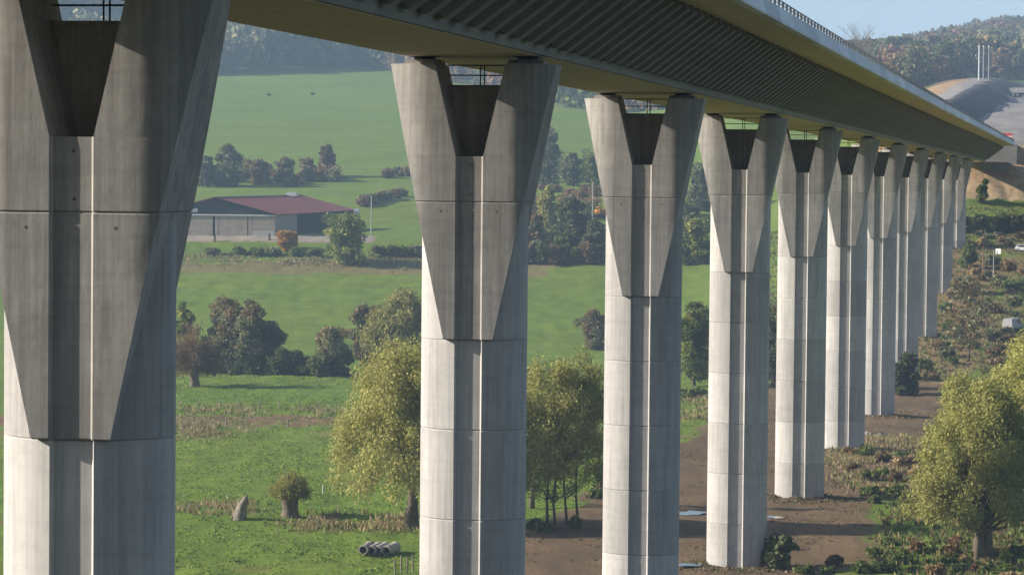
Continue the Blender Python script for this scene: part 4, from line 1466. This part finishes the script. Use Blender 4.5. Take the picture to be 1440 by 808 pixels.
def car(name, label, cat, px, py, rz, L, W, prof, glass, mat, r=0.32, Y=None):
    g = ground_at(px, py)
    t = thing(name, label, cat, g, rz)
    mb = MB()
    n = len(prof)
    rings = []
    for x, inset in ((-W / 2, 0.12), (-W / 2 + 0.06, 0.0), (W / 2 - 0.06, 0.0), (W / 2, 0.12)):
        rings.append([Vector((x * (0.86 if z > 1.0 else 1.0), y * (1 - inset * 0.2), z - (inset * 0.3 if z > 0.9 else 0))) for y, z in prof])
    mb.loft(rings)
    bd = obj("body", mb.mesh("body"), mat, t)
    for (y0, z0, y1, z1, y2, z2, y3, z3) in glass:
        for sd in (-1, 1):
            xx = sd * W / 2 * 0.88
            xl = sd * W / 2 * 1.005
            obj("window", MB().loft([[Vector((xl + d, y0, z0)), Vector((xl + d, y1, z1)), Vector((xx + d, y2, z2)), Vector((xx + d, y3, z3))] for d in (-0.02, 0.02)]).mesh("window"), M_GLASS, bd)
    for y in (-L * 0.31, L * 0.31):
        for sd in (-1, 1):
            wheel(t, sd * (W / 2 - 0.1), y, r, 0.2)
    # front and rear screens, lamps
    for y, z, sy in ((-L * 0.24, 1.2, 1), (L * 0.40, 1.2, -1)):
        obj("screen", MB().box((0, y, z), (W * 0.72, 0.08, 0.36), Matrix.Rotation(sy * 0.6, 3, 'X')).mesh("screen"), M_GLASS, bd)
    for sd in (-1, 1):
        obj("headlight", MB().box((sd * W * 0.36, -L / 2 + 0.03, 0.66), (0.3, 0.06, 0.14)).mesh("headlight"), M_WHITE, bd)
    return t


CARP = [(-2.05, 0.3), (2.05, 0.3), (2.1, 0.75), (2.0, 0.95), (1.55, 1.42), (-0.35, 1.45), (-1.05, 0.98), (-1.95, 0.80), (-2.1, 0.55)]
CARG = [(-0.85, 0.98, 1.55, 0.98, 1.35, 1.36, -0.35, 1.36)]
car("parked_car", "white car at the right edge below the chalk slope", "car", 1443, 354, math.radians(60), 4.2, 1.75, CARP, CARG, M_CARW)
VANP = [(-2.4, 0.35), (2.4, 0.35), (2.42, 1.0), (2.35, 2.0), (-1.2, 2.05), (-1.75, 1.2), (-2.35, 1.0), (-2.45, 0.6)]
VANG = [(-1.6, 1.15, 0.0, 1.15, 0.0, 1.75, -1.2, 1.75)]
car("parked_van", "pale van standing in the scrub above the right edge willows", "van", 1424, 464, math.radians(148), 4.8, 1.9, VANP, VANG, plain("grey_van_paint", (0.36, 0.37, 0.38), 0.4), 0.34)

# orange excavator by the third pier
g = ground_at(845, 306)
t = thing("excavator", "orange excavator half hidden behind the left edge of the third pier", "excavator", g, math.radians(25))
for sd in (-1, 1):
    tr = MB()
    tr.loft([[Vector((sd * 1.0 + d, y, z)) for y, z in ((-1.7, 0.15), (-1.3, 0.0), (1.3, 0.0), (1.7, 0.15), (1.8, 0.45), (1.4, 0.8), (-1.4, 0.8), (-1.8, 0.45))] for d in (-0.25, 0.25)])
    obj("track", tr.mesh("track"), M_TYRE, t)
obj("chassis", MB().box((0, 0, 0.75), (1.6, 2.0, 0.3)).mesh("chassis"), M_STEEL, t)
up = obj("upper_body", MB().loft([[Vector((x, y, z)) for y, z in ((-1.2, 0.92), (1.9, 0.92), (2.0, 1.3), (1.8, 1.9), (0.4, 1.95), (-1.2, 1.5))] for x in (-1.15, 1.15)]).mesh("upper_body"), M_ORANGE, t)
cb = obj("cab", MB().loft([[Vector((x, y, z)) for y, z in ((-1.3, 1.0), (0.2, 1.0), (0.2, 2.75), (-0.9, 2.75), (-1.35, 1.9))] for x in (-1.12, -0.25)]).mesh("cab"), M_ORANGE, t)
obj("window", MB().box((-0.68, -0.5, 2.2), (0.9, 1.0, 0.7)).mesh("window"), M_GLASS, cb)
bo = obj("boom", MB().tube([(0.3, -1.0, 1.4), (0.3, -2.4, 3.6), (0.3, -4.0, 3.9)], [0.28, 0.3, 0.2], 4).mesh("boom"), M_ORANGE, t)
obj("dipper_arm", MB().tube([(0.3, -3.9, 4.0), (0.3, -4.6, 2.0)], [0.22, 0.15], 4).mesh("dipper_arm"), M_ORANGE, bo)
obj("bucket", MB().loft([[Vector((x, y, z)) for y, z in ((-4.7, 2.1), (-4.3, 1.5), (-4.4, 1.0), (-5.0, 0.9), (-5.2, 1.4))] for x in (-0.2, 0.8)]).mesh("bucket"), M_STEEL, bo)

# dumper on the grey earthworks
g = ground_at(1436, 137)
t = thing("dump_truck", "small dark dump truck on the grey earthworks at the right edge", "truck", g, math.radians(70))
obj("cab", MB().loft([[Vector((x, y, z)) for y, z in ((-3.2, 0.9), (-1.6, 0.9), (-1.6, 2.9), (-2.7, 2.9), (-3.2, 1.9))] for x in (-1.1, 1.1)]).mesh("cab"), M_ORANGE, t)
obj("tipper_body", MB().loft([[Vector((x, y, z)) for y, z in ((-1.4, 1.3), (2.6, 1.2), (3.4, 2.2), (3.2, 2.7), (-1.4, 2.8))] for x in (-1.25, 1.25)]).mesh("tipper_body"), M_FLANGE, t)
obj("chassis", MB().box((0, 0, 0.95), (1.2, 6.0, 0.4)).mesh("chassis"), M_STEEL, t)
for y in (-2.3, 0.9, 2.2):
    for sd in (-1, 1):
        wheel(t, sd * 1.05, y, 0.6, 0.4)

# ---------------------------------------------------------------- haze
zlo = float(GZ.min()) - 1.0
zhi = float(GZ.max()) + 45
hz = MB().box((0, 4000, (zlo + zhi) / 2), (8200, 10200, zhi - zlo))
M_HAZE = bpy.data.materials.new("haze_air")
M_HAZE.use_nodes = True
nt = M_HAZE.node_tree
nt.nodes.remove(nt.nodes["Principled BSDF"])
pv_ = N(nt, "ShaderNodeVolumePrincipled")
pv_.inputs["Color"].default_value = (0.52, 0.71, 1.0, 1)
pv_.inputs["Density"].default_value = 0.00025
pv_.inputs["Anisotropy"].default_value = 0.0
nt.links.new(pv_.outputs[0], nt.nodes["Material Output"].inputs["Volume"])
tag(obj("haze", hz.mesh("haze"), M_HAZE), "thin blue autumn haze over the valley", "haze", kind="stuff")
